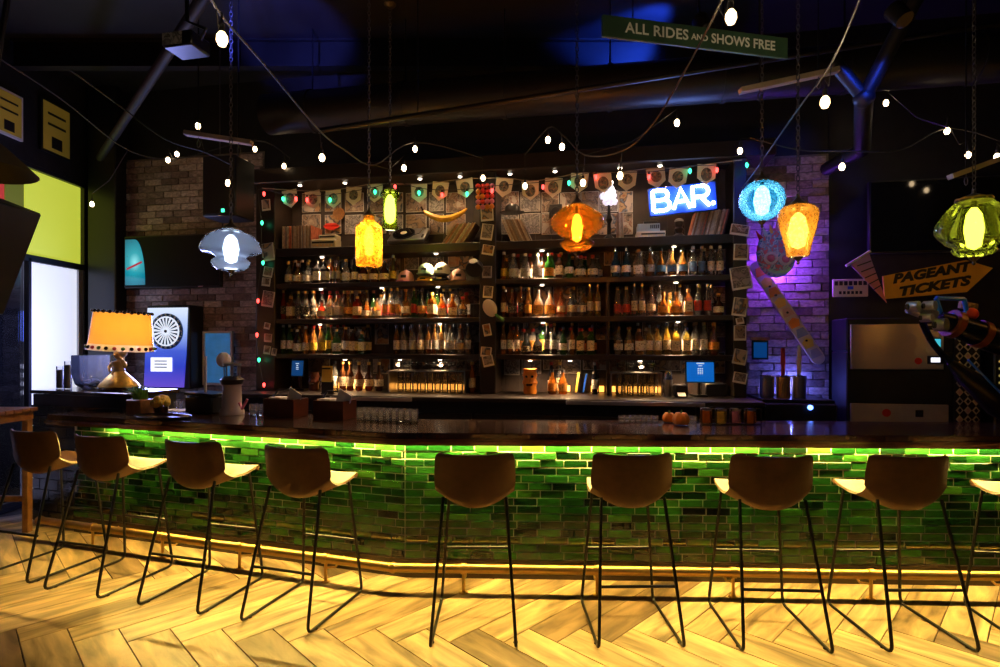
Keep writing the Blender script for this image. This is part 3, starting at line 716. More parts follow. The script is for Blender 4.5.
t = thing('lips_ornament', 'glossy red lips ornament on the back panel above the radio', 'ornament', pb(331, 226, .28), RZ)
def lips(sgn):
    pts = [(-.1, 0)]+[(-.1+.2*k/16, sgn*(.045*math.sin(PI*k/16)*(1-.35*math.exp(-((k-8)/1.8)**2) if sgn > 0 else 1))) for k in range(1, 16)]+[(.1, 0)]
    b = MB().face(pts if sgn < 0 else pts[::-1], .025); bmesh.ops.bevel(b.bm, geom=list(b.bm.edges), offset=.008, segments=2, affect='EDGES'); return b
lips(1).build('upper_lip', 'lip_red', t); lips(-1).build('lower_lip', 'lip_red', t)
t = thing('wicker_fan', 'round orange rattan disc on the back panel by the red lips', 'ornament', pb(339, 214, .30), RZ)
MB().cyl(.07, .07, .008, (0, 0, 0), (PI/2, 0, 0), 24).build('disc', M('rattan', (.45, .22, .07), .6, var=.3, vs=40), t)
b = MB()
for k in range(8):
    a = k*PI/8; b.tube([(-.07*math.cos(a), -.012, -.07*math.sin(a)), (.07*math.cos(a), -.012, .07*math.sin(a))], .003, 5)
b.build('spoke', 'warm_wood', t)
t = thing('banana_ornament', 'big glossy yellow banana ornament over the leaning records', 'ornament', pb(445, 216, .22), RZ)
pts = [(-.24+.48*k/14, 0, .10*((k-7)/7)**2-.03) for k in range(15)]
MB().tube(pts, [.008]+[.03*math.sin(PI*min(1, max(.12, k/14)))**.6+.006 for k in range(1, 14)]+[.008], 8).build('peel', M('banana', (.75, .45, .06), .25, var=.35, vs=14), t)
MB().cyl(.008, .011, .05, (-.24, 0, .065), (0, -.5, 0), 8).build('stalk', 'dark_wood', t); MB().tube([(-.1, 0, 0), (-.1, .09, 0)], .004, 5).build('hanger', 'black_metal', t)
def amp(t):
    MB().box(.27, .2, .055, (.0, 0, .028), bev=.004).build('lower_unit', 'cream', t); MB().box(.22, .004, .012, (0.02, -.102, .03)).build('dial_strip', 'black_plastic', t)
    up = MB().box(.21, .18, .075, (-.02, 0, .094), bev=.004).build('upper_unit', M('teal_panel', (.4, .5, .48), .5), t)
    for k in range(5): MB().box(.012, .004, .035, (.0+k*.018, -.0925, .1)).build('meter', 'black_plastic', up, False)
    for k in range(4): MB().cyl(.01, .01, .01, (-.09+k*.07, -.1, .012), (PI/2, 0, 0), 10).build('knob', 'steel', t)
    MB().box(.13, .14, .03, (.0, 0, .147), bev=.004).build('tape_deck', 'black_plastic', t)
t = thing('stereo', 'pale stacked stereo units under the neon sign', 'stereo', onsh(650, .12), RZ); amp(t)
t = thing('black_hat', 'black felt hat lying on the leaning records', 'hat', pb(512, 213, .14), RZ)
MB().lathe([(.13, 0), (.132, .006), (.08, .012), (.075, .06), (.05, .085), (0, .09)], 20, sy=.7).build('crown', 'black_plastic', t); MB().lathe([(.0775, .014), (.0772, .03)], 20, sy=.7, cap=False).build('band', 'white_plastic', t)
t = thing('speaker_cube', 'small black speaker cube on the back panel by the amber lamp', 'speaker', pb(556, 212, .26), RZ)
MB().box(.13, .1, .14, (0, 0, 0), bev=.006).build('cabinet', 'black_plastic', t); MB().cyl(.045, .04, .006, (0, -.05, 0), (PI/2, 0, 0), 18).build('cone', 'black_metal', t)
t = thing('feather_lamp', 'lamp topped by a glowing white feather plume on the records shelf', 'lamp', onsh(609, .1), RZ)
MB().lathe([(.05, 0), (.05, .02), (.02, .05), (.018, .16), (.035, .2), (.02, .24), (.012, .34)], 14).build('stem', 'black_metal', t)
b = MB(); M('plume', (.9, .88, .95), .8, emit=(.85, .8, 1), es=.9)
for k in range(60):
    a = random.uniform(0, 2*PI); s = random.uniform(.0, .06); z = random.uniform(.36, .56); s *= 1.2 if z < .47 else .8
    b.sph(.024, (math.cos(a)*s, math.sin(a)*s, z), (1, 1, random.uniform(.8, 1.5)), (random.uniform(-.5, .5), 0, 0), 7, 5)
b.build('plume', 'plume', t)
t = thing('bust', 'small dark bust with white cap beside the stereo', 'statue', onsh(679, .1), RZ)
MB().lathe([(.05, 0), (.05, .02), (.03, .04), (.045, .08), (.03, .1)], 14).sph(.042, (0, 0, .135), (1, 1, 1.2)).build('head', 'black_plastic', t); MB().sph(.043, (0, 0, .16), (1, 1, .6)).build('cap', 'white_plastic', t)
# ---- neon sign
t = thing('neon_sign', 'glowing blue white neon sign reading BAR on a blue board', 'neon sign', pb(683, 198, -.09), RZ); t.rotation_euler = (0, math.radians(-4), RZ)
MB().box(.62, .03, .27, (0, .05, 0), bev=.008).build('backing', M('neon_back', (.02, .08, .55), .35), t)
M('neon', (1, 1, 1), .3, emit=(.42, .55, 1), es=16)
def neon(strokes, ox, n='letter'):
    b = MB()
    for s in strokes: b.tube([(ox+x*.15, 0, z*.19-.095) for x, z in s], .0165, 8)
    return b.build(n, 'neon', t)
arc = lambda cx, cz, rx, rz_, a0, a1, n=8: [(cx+rx*math.cos(a0+(a1-a0)*k/n), cz+rz_*math.sin(a0+(a1-a0)*k/n)) for k in range(n+1)]
neon([[(0, 0), (0, 1)], [(0, 1), (.6, 1)]+arc(.6, .76, .3, .24, PI/2, -PI/2)+[(0.02, .52)], [(.6, .52)]+arc(.65, .26, .34, .26, PI/2, -PI/2)+[(0.02, 0)]], -.27)
neon([[(0, 0), (.5, 1), (1, 0)], [(.2, .36), (.8, .36)]], -.09)
neon([[(0, 0), (0, 1), (.6, 1)]+arc(.6, .74, .32, .26, PI/2, -PI/2)+[(.02, .48)], [(.45, .48), (.95, 0)]], .09)
MB().sph(.02, (.265, 0, -.075)).build('full_stop', 'neon', t)
for x in (-.25, .25): MB().tube([(x, .03, .13), (x, .03, .3)], .004, 5).build('hanger', 'black_metal', t)
lamp('neon_light', 'AREA', (0, -.03, -.0), 14, (.12, .25, 1), .55, t, rot=(-PI/2, 0, 0), size_y=.2)
# ---- caps
def ballcap(px, crown, brim, lab, z0, d=.10, rz=0, sq=1):
    t = thing('cap', lab, 'cap', bw(ub(px, d), z0, d), RZ+rz, 'baseball caps on the shelf'); t.scale = (.98, .98, sq)
    MB().lathe([(.085, 0), (.088, .03), (.08, .075), (.055, .11), (.02, .125), (0, .127)], 18).build('crown', crown, t)
    poly = [(-.075, -.03)]+[(.082*math.sin(a), -.055-.105*math.cos(a)) for a in [-PI/2+.25+k*(PI-.5)/10 for k in range(11)]]+[(.075, -.03)]
    MB().prism(poly, .002, .009).build('brim', brim, t); MB().sph(.009, (0, 0, .127)).build('button', brim, t)
    MB().box(.06, .006, .03, (0, -.083, .055), (-.2, 0, 0), bev=.002).build('emblem', 'black_plastic' if crown != 'black_plastic' else 'white_plastic', t)
Z1 = ZSH[1]+.001
M('cap_pink', (.85, .5, .55), .8); M('cap_white', (.75, .72, .7), .8); M('cap_peach', (.7, .45, .38), .8)
ballcap(406, 'cap_pink', 'pink', 'white and pink baseball cap next to the bottles', Z1)
ballcap(425, 'yellow', 'yellow', 'mustard yellow baseball cap under the mint one', Z1, sq=.5); ballcap(426, 'mint', 'mint', 'mint green baseball cap stacked on the yellow one', Z1+.07)
ballcap(441, 'black_plastic', 'black_plastic', 'black baseball cap under the white one', Z1, sq=.5); ballcap(442, 'cap_white', 'cap_white', 'white baseball cap stacked on a black one', Z1+.07)
ballcap(458, 'cap_peach', 'cap_peach', 'peach baseball cap at the end of the row', Z1, rz=.3)
t = thing('cap', 'black baseball cap with round white badge hanging on the centre post', 'cap', pb(474, 270, -.18), RZ); t.rotation_euler = (-.9, 0, RZ)
MB().lathe([(.085, 0), (.088, .03), (.08, .075), (.055, .11), (.02, .125), (0, .127)], 18).build('crown', 'black_plastic', t); MB().cyl(.04, .04, .006, (0, -.085, .02), (PI/2+.1, 0, 0), 20).build('badge', 'white_paper', t)
# ---- cards and pictures on the posts
def cards(px, ys, wh, d=-.03):
    for y, dx, wd, ht in ys: poster(px+dx, y, wd, ht, random.choice(PM), wh, d, random.uniform(-.25, .25), True, 'photo_card', 'photo')
cards(268, [(205, -2, .1, .12), (252, 0, .14, .19), (272, 0, .11, .11), (282, -2, .1, .09), (299, 0, .14, .17), (326, -1, .07, .07), (338, 0, .09, .09), (350, -1, .08, .09), (352, 6, .06, .08)], ('small photo card pinned to the post beside the brick and dartboard', 'photo cards on the dartboard side post'))
cards(487, [(214, 0, .13, .14), (232, 0, .12, .16), (250, 1, .12, .1), (272, 0, .1, .12), (292, 1, .1, .12), (330, 0, .08, .12), (352, -1, .11, .1), (361, 1, .11, .11)], ('small photo card pinned to the centre post of the back bar', 'photo cards on the centre post'))
cards(740, [(230, 0, .17, .1), (252, 1, .13, .15), (278, 1, .18, .21), (307, 0, .13, .17), (321, 0, .07, .06), (333, 0, .11, .14), (357, 0, .12, .14), (378, 0, .12, .1)], ('framed card on the post next to the snowboard', 'framed cards on the snowboard side post'))
t = thing('oval_shell', 'white oval shell ornament on the centre post', 'ornament', pb(490, 308, -.05), RZ); t.rotation_euler = (0, -.5, RZ)
MB().sph(.07, (0, 0, 0), (1, .35, 1.35)).build('shell', 'cream', t); MB().lathe([(.02, 0), (.012, .12)], 8, (.06, 0, -.18), (0, -.4, 0)).build('tail', 'green_leaf', t)
t = thing('ball_garland', 'bunch of red pink and orange felt balls on the centre post top', 'ornament', pb(485, 196, -.06), RZ)
for i in range(4):
    for j in range(5): MB().sph(.026, (-.07+i*.047, random.uniform(-.01, .01), .1-j*.052), seg=10, rings=7).build('ball', random.choice(['red', 'pink', 'orange', 'lip_red']), t)
# ---- back counter things
t = thing('order_screen', 'blue order screen behind the wooden caddies', 'screen', bw(ub(298, 0), ZC+.0015, 0), RZ); 
M('screen_blue', (.02, .1, .4), .3, emit=(.0, .12, .5), es=.9); M('screen_dim', (.02, .08, .25), .3, emit=(.0, .05, .2), es=.7)
def pos(t, wd, ht, z, m):
    MB().box(wd+.02, .02, ht+.02, (0, 0, z), (-.12, 0, 0), bev=.004).build('bezel', 'black_plastic', t); s = MB().box(wd, .003, ht, (0, -.012, z), (-.12, 0, 0)).build('display', m, t, False)
    MB().box(.14, .12, .015, (0, .05, .0076)).tube([(0, .05, .01), (0, .03, z)], .015, 8).build('stand', 'black_metal', t); return s
s = pos(t, .13, .16, .24, 'screen_dim')
M('ui_white', (1, 1, 1), .5, emit=(.6, .8, 1), es=.7)
for k, wd in enumerate((.04, .02, .03, .03, .02)): MB().box(wd, .002, .008, (0, -.0145, .29-k*.02)).build('text_line', 'ui_white', s, False)
t = thing('order_screen', 'bright blue keypad screen on a stand beside the framed cards', 'screen', bw(ub(700, 0), ZC+.0015, 0), RZ)
s = pos(t, .245, .185, .234, 'screen_blue'); MB().box(.07, .002, .012, (0, -.02, .315)).build('title_bar', 'ui_white', s, False); MB().box(.035, .002, .007, (0, -.018, .293)).build('title_bar', 'ui_white', s, False)
for i in range(3):
    for j in range(4): MB().box(.012, .002, .012, (-.018+i*.018, -.0155, .265-j*.02)).build('key', 'ui_white', s, False)
MB().box(.2, .2, .12, (.16, .16, .061), bev=.01).build('cash_drawer', 'black_plastic', t)
GL('g_glass', (.85, .82, .76), .1, (.97, .97, .95)); GL('bowl_glass', (.8, .82, .85), .08, (.96, .97, .98))
tum = MB().lathe([(.024, .0), (.033, .004), (.0345, .035), (.0355, .07), (.036, .1), (.0345, .1)], 10, cap=False).lathe([(.0, .012), (.031, .01)], 10).mesh('glass', False); tum.materials.append(MATS['g_glass'])
goblet = MB().lathe([(.03, 0), (.028, .004), (.005, .01), (.004, .07), (.03, .1), (.036, .14), (.03, .175), (.028, .175), (.033, .14), (.0, .1)], 12).mesh('glass'); goblet.materials.append(MATS['g_glass'])
def glasses(p0, p1, where, z=ZC, ds=(.0, .1, .2), layers=2, step=.1, pitch=.078):
    for d in ds:
        a, c = ub(p0, d), ub(p1, d); n = max(1, int((c-a)/pitch))
        for k in range(n):
            for l in range(layers):
                if l and random.random() < .12: continue
                o = link('drinking_glass', tum, None, bw(a+(k+.5)*(c-a)/n, z+.001+l*(step+.006), d), random.random())
                tag(o, 'clear tumbler in the %s %s row on %s' % (('lower', 'upper')[l], ('front', 'middle', 'back')[ds.index(d)], where), 'glass', 'tumblers on '+where)
for wh, p0, p1 in ((WH[(4, 0)], 397, 464), (WH[(4, 1)], 615, 656)):
    glasses(p0, p1, wh)
    a, c = ub(p0, .12), ub(p1, .12)
    o = MB().box(c-a+.095, .3, .008, ((a+c)/2, .12, ZC+.221)).build('glass_rack', 'steel', bb, False)
    for s in (a-.04, c+.04): MB().box(.012, .28, .215, (s, .12, ZC+.109)).build('rack_leg', 'steel', bb, False)
    n = int((c-a)/.085)
    for k in range(n):
        for d in (.04, .2):
            o = link('stem_glass', goblet, None, bw(a+(k+.5)*(c-a)/n, ZC+.2265, d)); o.scale = (1, 1, .5); tag(o, 'clear stemmed glass on the rack over '+wh, 'glass', 'stem glasses on '+wh)
def tiki(px, lab, m, d=.05, s=1):
    t = thing('tiki_mug', lab, 'mug', bw(ub(px, d), ZC+.001, d), RZ); t.scale = (s, s, s)
    MB().lathe([(.05, 0), (.055, .02), (.05, .06), (.062, .09), (.05, .12), (.06, .15), (.05, .18), (.055, .2), (.047, .2), (.04, .02), (0, .015)], 16).build('body', m, t)
    for q in (-.022, .022): MB().sph(.014, (q, -.05, .14), (1, .6, .8)).build('eye', 'dark_wood', t)
    MB().box(.05, .02, .02, (0, -.05, .075), bev=.006).build('mouth', 'dark_wood', t); MB().box(.016, .03, .04, (0, -.055, .11), bev=.006).build('nose', m, t)
tiki(314, 'brown carved tiki mug next to the dim order screen', 'red_wood'); tiki(530, 'orange carved tiki mug by the pink bottle', 'orange', s=1.25); tiki(324, 'white round mug next to the brown tiki mug', 'cap_white', s=.7)
def book(px, lab, m, wd, ht, lean): 
    o = MB().box(wd, .14, ht, (0, 0, ht/2), bev=.003).build('menu_book', m, None, loc=bw(ub(px, .2), ZC+.012, .2)); o.rotation_euler = (0, lean, RZ); tag(o, lab, 'book')
book(576, 'yellow menu book leaning on the back counter', 'yellow', .02, .2, .15); book(583, 'blue menu book leaning on the back counter', 'blue_plastic', .02, .19, .2)
t = thing('shaker', 'tall steel cocktail shaker by the keypad screen', 'shaker', bw(ub(668, .0), ZC+.0015, .0), RZ)
MB().lathe([(.035, 0), (.045, .15), (.046, .16)], 16).build('tin', 'steel', t); MB().lathe([(.043, .16), (.036, .22), (.03, .24), (.0, .245)], 16).build('lid', 'chrome', t)
t = thing('receipt_printer', 'black receipt printer with paper tongue by the keypad screen', 'printer', bw(ub(680, -.05), ZC+.0015, -.05), RZ)
MB().box(.12, .14, .12, (0, 0, .06), bev=.012).build('housing', 'black_plastic', t); MB().box(.07, .1, .003, (0, -.1, .035), (.35, 0, 0)).build('paper', 'white_paper', t, False)
t = thing('sign_holder', 'yellow note in a black table sign holder on the back counter', 'sign', bw(ub(327, -.35), ZC+.0015, -.35), RZ)
MB().box(.11, .006, .16, (0, 0, .2), (-.1, 0, 0)).build('note', 'yellow', t, False); MB().box(.13, .012, .14, (0, .012, .07), bev=.004).build('holder', 'black_plastic', t); MB().box(.13, .06, .008, (0, .02, .004)).build('base', 'black_plastic', t); MB().box(.09, .004, .015, (0, -.016, .255), (-.1, 0, 0)).build('heading', 'black_plastic', t, False)
# ================================================================== pendant lamps
def chain_mesh(length, r=.0035, lk=.042):
    b = MB(); n = int(length/(lk*.78))
    for i in range(n):
        z = i*lk*.78; pts = []
        for k in range(8):
            a = 2*PI*k/8; x, zz = .011*math.cos(a), lk*.5*math.sin(a)
            pts.append((x, 0, z+zz) if i % 2 else (0, x, z+zz))
        b.tube(pts, r, 4, closed=True)
    return b
M('chain_metal', (.12, .12, .13), .35, metal=.8); M('antique', (.1, .075, .04), .4, metal=.7)
GL('p_blue', (.6, .72, .98), .35, (.74, .84, 1)); GL('p_amber', (.9, .42, .03), .2, (.88, .5, .08), texture=.6, ts=55); GL('p_amber2', (.7, .24, .015), .09, (.72, .33, .04))
GL('p_green', (.5, .7, .04), .14, (.68, .85, .1)); GL('p_teal', (.03, .42, .72), .28, (.25, .75, .95), texture=.5, ts=70); GL('p_honey', (.9, .48, .08), .32, (1, .7, .25), texture=.2, ts=60)
GL('p_olive', (.45, .5, .03), .1, (.7, .74, .08))
def pendant(px, ptop, pbot, Y, lab, prof, mat, light, color, bulbc, seg=24, flute=0, nf=8, finial=True, cap_r=.05, bulb_r=.04, bulb_h=.5):
    c = at(px, pbot, Y); h = (pbot-ptop)/F*Y
    t = thing('pendant_lamp', lab, 'pendant lamp', c)
    prof = [tuple(v)[:2] for v in catmull([Vector((r, z, 0)) for r, z in prof], 3)]
    MB().lathe([(r*h, z*h) for r, z in prof], seg, flute=flute, nf=nf, cap=False).build('glass_shade', mat, t, ang=1.0)
    MB().lathe([(cap_r, 0), (cap_r*1.05, .01), (cap_r*.5, .035), (.012, .05), (.01, .075)], 16, (0, 0, h-.004)).build('cap', 'antique', t)
    if finial: MB().lathe([(.004, -.05), (.012, -.04), (.008, -.028), (.025, -.01), (.03, .0)], 12).build('finial', 'antique', t)
    M('pb_'+bulbc, (1, 1, 1), .3, emit={'warm': (1, .6, .2), 'white': (.8, .9, 1), 'green': (.95, 1, .45)}[bulbc], es=9)
    MB().lathe([(.0, 0), (bulb_r*.7, .02), (bulb_r, h*bulb_h*.5), (bulb_r*.75, h*bulb_h*.85), (.015, h*bulb_h)], 14, (0, 0, h*(.5-bulb_h*.5))).build('bulb', 'pb_'+bulbc, t)
    MB().cyl(.014, .014, h*(.5-bulb_h*.5)+.01, (0, 0, h*(.5+bulb_h*.5)-.005), seg=10).build('socket', 'antique', t)
    L = CEIL-(c.z+h+.07)
    chain_mesh(L).build('chain', 'chain_metal', t).location = (0, 0, h+.075)
    MB().lathe([(.0, 0), (.03, .004), (.055, .03), (.055, .035)], 16, (0, 0, CEIL-c.z-.035)).build('ceiling_rose', 'antique', t)
    lamp('pendant_light', 'POINT', (0, 0, h*.5), light*5, color, .05, t)
    return t
pendant(231, 229, 270, 4.0, 'pale blue glass pendant lamp shaped like a wide mushroom by the brick wall',
        [(.3, .0), (.4, .08), (.45, .2), (.36, .3), (.42, .36), (.68, .44), (.68, .6), (.55, .8), (.3, .95), (.16, 1)], 'p_blue', 100, (.86, .88, 1), 'white', bulb_r=.055, bulb_h=.7)
pendant(369, 216, 267, 4.6, 'amber pebbled glass pendant lamp shaped like a jar',
        [(.02, 0), (.2, .01), (.255, .06), (.262, .3), (.262, .7), (.25, .78), (.17, .86), (.12, .9), (.11, 1)], 'p_amber', 18, (1, .58, .15), 'warm', bulb_h=.6)
pendant(390, 190, 229, 5.0, 'tall lime green glass cylinder pendant lamp next to the amber jar lamp',
        [(.2, 0), (.22, .04), (.19, .12), (.18, .3), (.18, .75), (.23, .82), (.25, .88), (.2, .97), (.1, 1)], 'p_green', 11, (.75, 1, .2), 'green', bulb_r=.05, bulb_h=.75, finial=False)
pendant(577, 205, 252, 3.9, 'dark amber glass pendant lamp with wide round belly over a small bowl',
        [(.05, 0), (.22, .03), (.34, .14), (.36, .2), (.24, .28), (.3, .32), (.5, .48), (.565, .62), (.5, .78), (.3, .93), (.16, 1)], 'p_amber2', 24, (1, .5, .1), 'warm', flute=.02, nf=16, seg=48, bulb_h=.6)
pendant(762, 181, 221, 4.0, 'round turquoise crackle glass pendant lamp', [(.1, 0), (.3, .08), (.46, .25), (.54, .48), (.5, .72), (.34, .92), (.12, 1)], 'p_teal', 9, (.35, .75, 1), 'white', bulb_r=.06, bulb_h=.75)
pendant(798, 205, 257, 3.6, 'honey glass teardrop pendant lamp beside the turquoise one', [(.16, 0), (.2, .03), (.24, .25), (.31, .52), (.36, .75), (.34, .9), (.24, .98), (.1, 1)], 'p_honey', 16, (1, .65, .25), 'warm', bulb_r=.06, bulb_h=.7)
t = pendant(974, 201, 257, 3.4, 'ribbed olive green glass lantern pendant by the arrow sign',
        [(.08, 0), (.26, .04), (.32, .12), (.3, .18), (.42, .26), (.545, .42), (.55, .55), (.44, .78), (.3, .95), (.24, 1)], 'p_olive', 24, (.9, 1, .3), 'green', flute=.035, nf=12, seg=72, bulb_r=.05, bulb_h=.75, cap_r=.09)
tt7 = t
for X7, lab7 in ((3.72, 'honey glass teardrop pendant lamp past the olive lantern'), (4.2, 'honey glass teardrop pendant lamp furthest along the bar')):
    p7 = (500+F*X7/3.6); pendant(p7, 215, 267, 3.6, lab7, [(.16, 0), (.2, .03), (.24, .25), (.31, .52), (.36, .75), (.34, .9), (.24, .98), (.1, 1)], 'p_honey', 10, (1, .7, .25), 'warm', bulb_r=.06, bulb_h=.7)
t = tt7
MB().tube([(.088*math.cos(k*PI/8), .088*math.sin(k*PI/8), .35+.006*(k % 2)) for k in range(16)], .008, 5, closed=True).build('gallery_rim', 'gold', t)

# ================================================================== string lights
bulb_me = MB().lathe([(.0, -.075), (.018, -.07), (.029, -.045), (.027, -.02), (.014, 0)], 12).mesh('bulb'); bulb_me.materials.append(MATS['bulb_warm'])
bulb2_me = bulb_me.copy(); bulb2_me.materials[0] = MATS['bulb_small']
sock_me = MB().cyl(.014, .014, .045, (0, 0, -.002), seg=10).tube([(0, 0, .04), (0, 0, .09)], .004, 5).mesh('socket'); sock_me.materials.append(MATS['rubber'])
def string(lab, nodes, bulbs, r=.006):
    t = thing('string_lights', lab, 'string lights', (0, 0, 0))
    P = [at(*n) for n in nodes]
    MB().tube(catmull(P, 5), r, 5).build('cable', 'cord', t)
    for px, py, Y, big in bulbs:
        p = at(px, py, Y); s = link('socket', sock_me, t, p+Vector((0, 0, .035)))
        if big: lamp('bulb_light', 'POINT', p, 18, (1, .72, .4), .03, t); s.scale = (.85, .85, .85)
        else: s.scale = (.72, .72, .72)
        link('bulb', bulb_me if big else bulb2_me, s)
        # short drop wire up to the cable if it is further away
        near = min(P, key=lambda q: (q-p).length)
        if (near-p).length < 1.6: MB().tube([p+Vector((0, 0, .12)), p.lerp(near, .5)+Vector((0, 0, -.02)), near], .003, 4).build('drop_wire', 'cord', t)
    return t
string('string light cable crossing the green painted sign, with one big bulb', [(735, -30, 2.3), (718, 8, 2.5), (690, 62, 2.9), (653, 124, 3.6), (622, 151, 3.9), (585, 155, 4.3), (562, 134, 4.5), (548, 128, 4.6), (525, 155, 5.0)],
       [(731, 18, 2.45, 1), (620, 177, 4.0, 0), (583, 184, 4.4, 0), (562, 148, 4.5, 0), (548, 141, 4.6, 0), (525, 187, 5.0, 0), (677, 124, 4.4, 0)])
string('string light cable with one big bulb beside the chains of the turquoise lamp', [(872, -30, 2.3), (832, 62, 2.9), (796, 112, 3.4), (756, 170, 4.6), (742, 188, 5.0)], [(825, 103, 2.95, 1), (740, 152, 4.8, 0)])
string('string light cable with one big bulb near the ceiling projector', [(205, -30, 2.1), (216, 8, 2.4), (262, 62, 3.0), (320, 131, 4.0), (345, 150, 4.4), (374, 165, 4.8), (415, 142, 5.1), (483, 158, 5.4)],
       [(222, 40, 2.45, 1), (322, 159, 4.05, 0), (404, 169, 5.0, 0), (415, 150, 5.1, 0), (483, 179, 5.4, 0)])
string('string light cable running from the window wall to the brick', [(-30, 40, 4.0), (60, 98, 4.8), (128, 150, 5.5), (180, 158, 5.7), (255, 140, 5.85), (290, 158, 5.9)], [(168, 161, 5.6, 0), (177, 155, 5.75, 0), (255, 150, 5.85, 0), (284, 167, 5.9, 0), (92, 205, 5.9, 0)])
string('string light cable sloping down in front of the black hanging speaker', [(70, 70, 4.4), (120, 106, 4.8), (165, 139, 4.8), (205, 152, 4.8), (232, 165, 4.8)], [(198, 127, 4.8, 0), (228, 184, 4.8, 0)])
string('string light cable hung across the black wall above the television', [(750, 138, 4.4), (800, 150, 4.25), (842, 151, 4.25), (900, 150, 4.3), (950, 128, 4.6), (1020, 148, 4.6)], [(842, 168, 4.25, 0), (886, 104, 4.9, 0), (947, 132, 4.6, 0), (968, 156, 4.6, 0), (997, 158, 4.5, 0)])
# junction knot on the first cable
# ---- bunting of badge pennants and coloured bulbs
DB = -.12
bun = thing('bunting', 'string of cream badge pennants hung across the back bar', 'bunting', (0, 0, 0))
flags = [(289, 190), (312, 191), (333, 190), (354, 187), (375, 184), (419, 184), (441, 182), (464, 179), (505, 178), (530, 181), (554, 178), (580, 173), (602, 173), (628, 171), (655, 168), (679, 168), (707, 164)]
MB().tube(catmull([pb(262, 188, DB)]+[pb(x, y, DB) for x, y in flags]+[pb(742, 160, DB)], 3), .004, 5).build('cord', M('bunting_cord', (.5, .4, .3), .7), bun)
M('flag_cloth', (.95, .88, .74), .8, var=.1, rnd=.1)
print_mat('badge', [(0, (.05, .04, .04)), (.4, (.25, .2, .18)), (.6, (.1, .22, .16)), (.8, (.5, .3, .2))], 40, 2)
fm = MB().face([(-.085, 0), (.085, 0), (.08, -.13), (0, -.19), (-.08, -.13)], .003).mesh('pennant', False); fm.materials.append(MATS['flag_cloth'])
em = MB().lathe([(.055, 0), (.052, .003)], 18, (0, 0, -.085), (PI/2, 0, 0)).mesh('badge'); em.materials.append(MATS['badge'])
for i, (x, y) in enumerate(flags):
    p = pb(x, y, DB); f = link('pennant', fm, bun, p, RZ); f.rotation_euler = (0, random.uniform(-.15, .15), RZ)
    e = link('badge', em, f, (0, -.0005, 0)); e.scale = (.9, 1, random.uniform(.9, 1.15))
xm = thing('fairy_lights', 'string of red and green fairy lights looped over the pennants', 'string lights', (0, 0, 0))
xl = [(264, 193, 'r'), (283, 198, 'g'), (296, 198, 'r'), (307, 199, 'r'), (330, 199, 'g'), (375, 191, 'g'), (395, 186, 'r'), (419, 192, 'g'), (442, 194, 'r'), (467, 193, 'g'), (492, 190, 'r'), (543, 186, 'r'), (569, 182, 'g'), (596, 176, 'r'), (649, 176, 'r'), (690, 170, 'g'), (717, 169, 'r'), (747, 164, 'g')]
M('x_r', (.8, .05, .05), .3, emit=(1, .06, .05), es=5); M('x_g', (.05, .7, .3), .3, emit=(.05, 1, .45), es=3.5)
xb = MB().lathe([(.005, .015), (.011, .008), (.015, -.008), (.01, -.026), (0, -.037)], 10).mesh('bulb')
xbr = xb.copy(); xbr.materials.append(MATS['x_r']); xb.materials.append(MATS['x_g'])
MB().tube(catmull([pb(258, 190, DB-.03)]+[pb(x, y-4, DB-.03) for x, y, c in xl]+[pb(752, 160, DB-.03)], 3), .003, 4).build('cable', 'cord', xm)
for x, y, c in xl:
    p = pb(x, y, DB-.03); s = MB().cyl(.008, .008, .03, (0, 0, .012), seg=8).build('socket', 'rubber', xm, loc=p); link('bulb', xbr if c == 'r' else xb, s)
xs = thing('fairy_lights', 'short string of red and green fairy lights hanging beside the dartboard brick', 'string lights', (0, 0, 0))
xl2 = [(262, 222, 'g'), (263, 262, 'g'), (258, 300, 'r'), (257, 334, 'r'), (259, 359, 'g'), (264, 384, 'r')]
MB().tube([pb(258, 192, -.09)]+[pb(x-1, y-3, -.09) for x, y, c in xl2], .003, 4).build('cable', 'cord', xs)
for x, y, c in xl2:
    s = MB().cyl(.008, .008, .03, (0, 0, .012), seg=8).build('socket', 'rubber', xs, loc=pb(x, y, -.09)); link('bulb', xbr if c == 'r' else xb, s)

# ================================================================== signs
pl_, pr_ = at(602, 26, 3.2), at(787, 49, 3.45); dv = pr_-pl_; c = (pl_+pr_)/2; ln = dv.length
t = thing('hanging_sign', 'green painted board hung from the ceiling with white hand lettering', 'sign', c, math.atan2(dv.y, dv.x))
M('sign_green', (.035, .09, .05), .6, var=.25, vs=6); M('chalk', (.9, .93, .86), .7)
MB().box(ln, .02, .128, bev=.003).build('board', 'sign_green', t, False)
text('lettering', 'ALL RIDES', .086, 'chalk', t, (-.27, -.0115, .0), ext=.001, bold=.0015, spacing=1.05); text('lettering', 'AND', .05, 'chalk', t, (.005, -.0115, -.004), ext=.001, bold=.001); text('lettering', 'SHOWS FREE', .08, 'chalk', t, (.30, -.0115, .0), ext=.001, bold=.0015, spacing=1.02, sx=.92)
for x in (-.42, .42): MB().tube([(x, 0, .06), (x, 0, CEIL-c.z)], .004, 5).build('hanger', 'black_metal', t)
DS = .2
def poly_local(pts, root, d): 
    out = []
    for px, py in pts:
        p = pb(px, py, d); out.append(((p-root).dot(U), p.z-root.z))
    return out
rt = pb(935, 280, DS)
t = thing('arrow_sign', 'yellow arrow shaped sign lettered PAGEANT TICKETS on the black wall', 'sign', rt, RZ)
MB().face(poly_local([(883, 276), (966, 260), (993, 268), (967, 292), (885, 299)], rt, DS), .02).build('board', M('sign_yellow', (.85, .43, .04), .5, var=.1), t, False)
M('sign_black', (.015, .012, .01), .6)
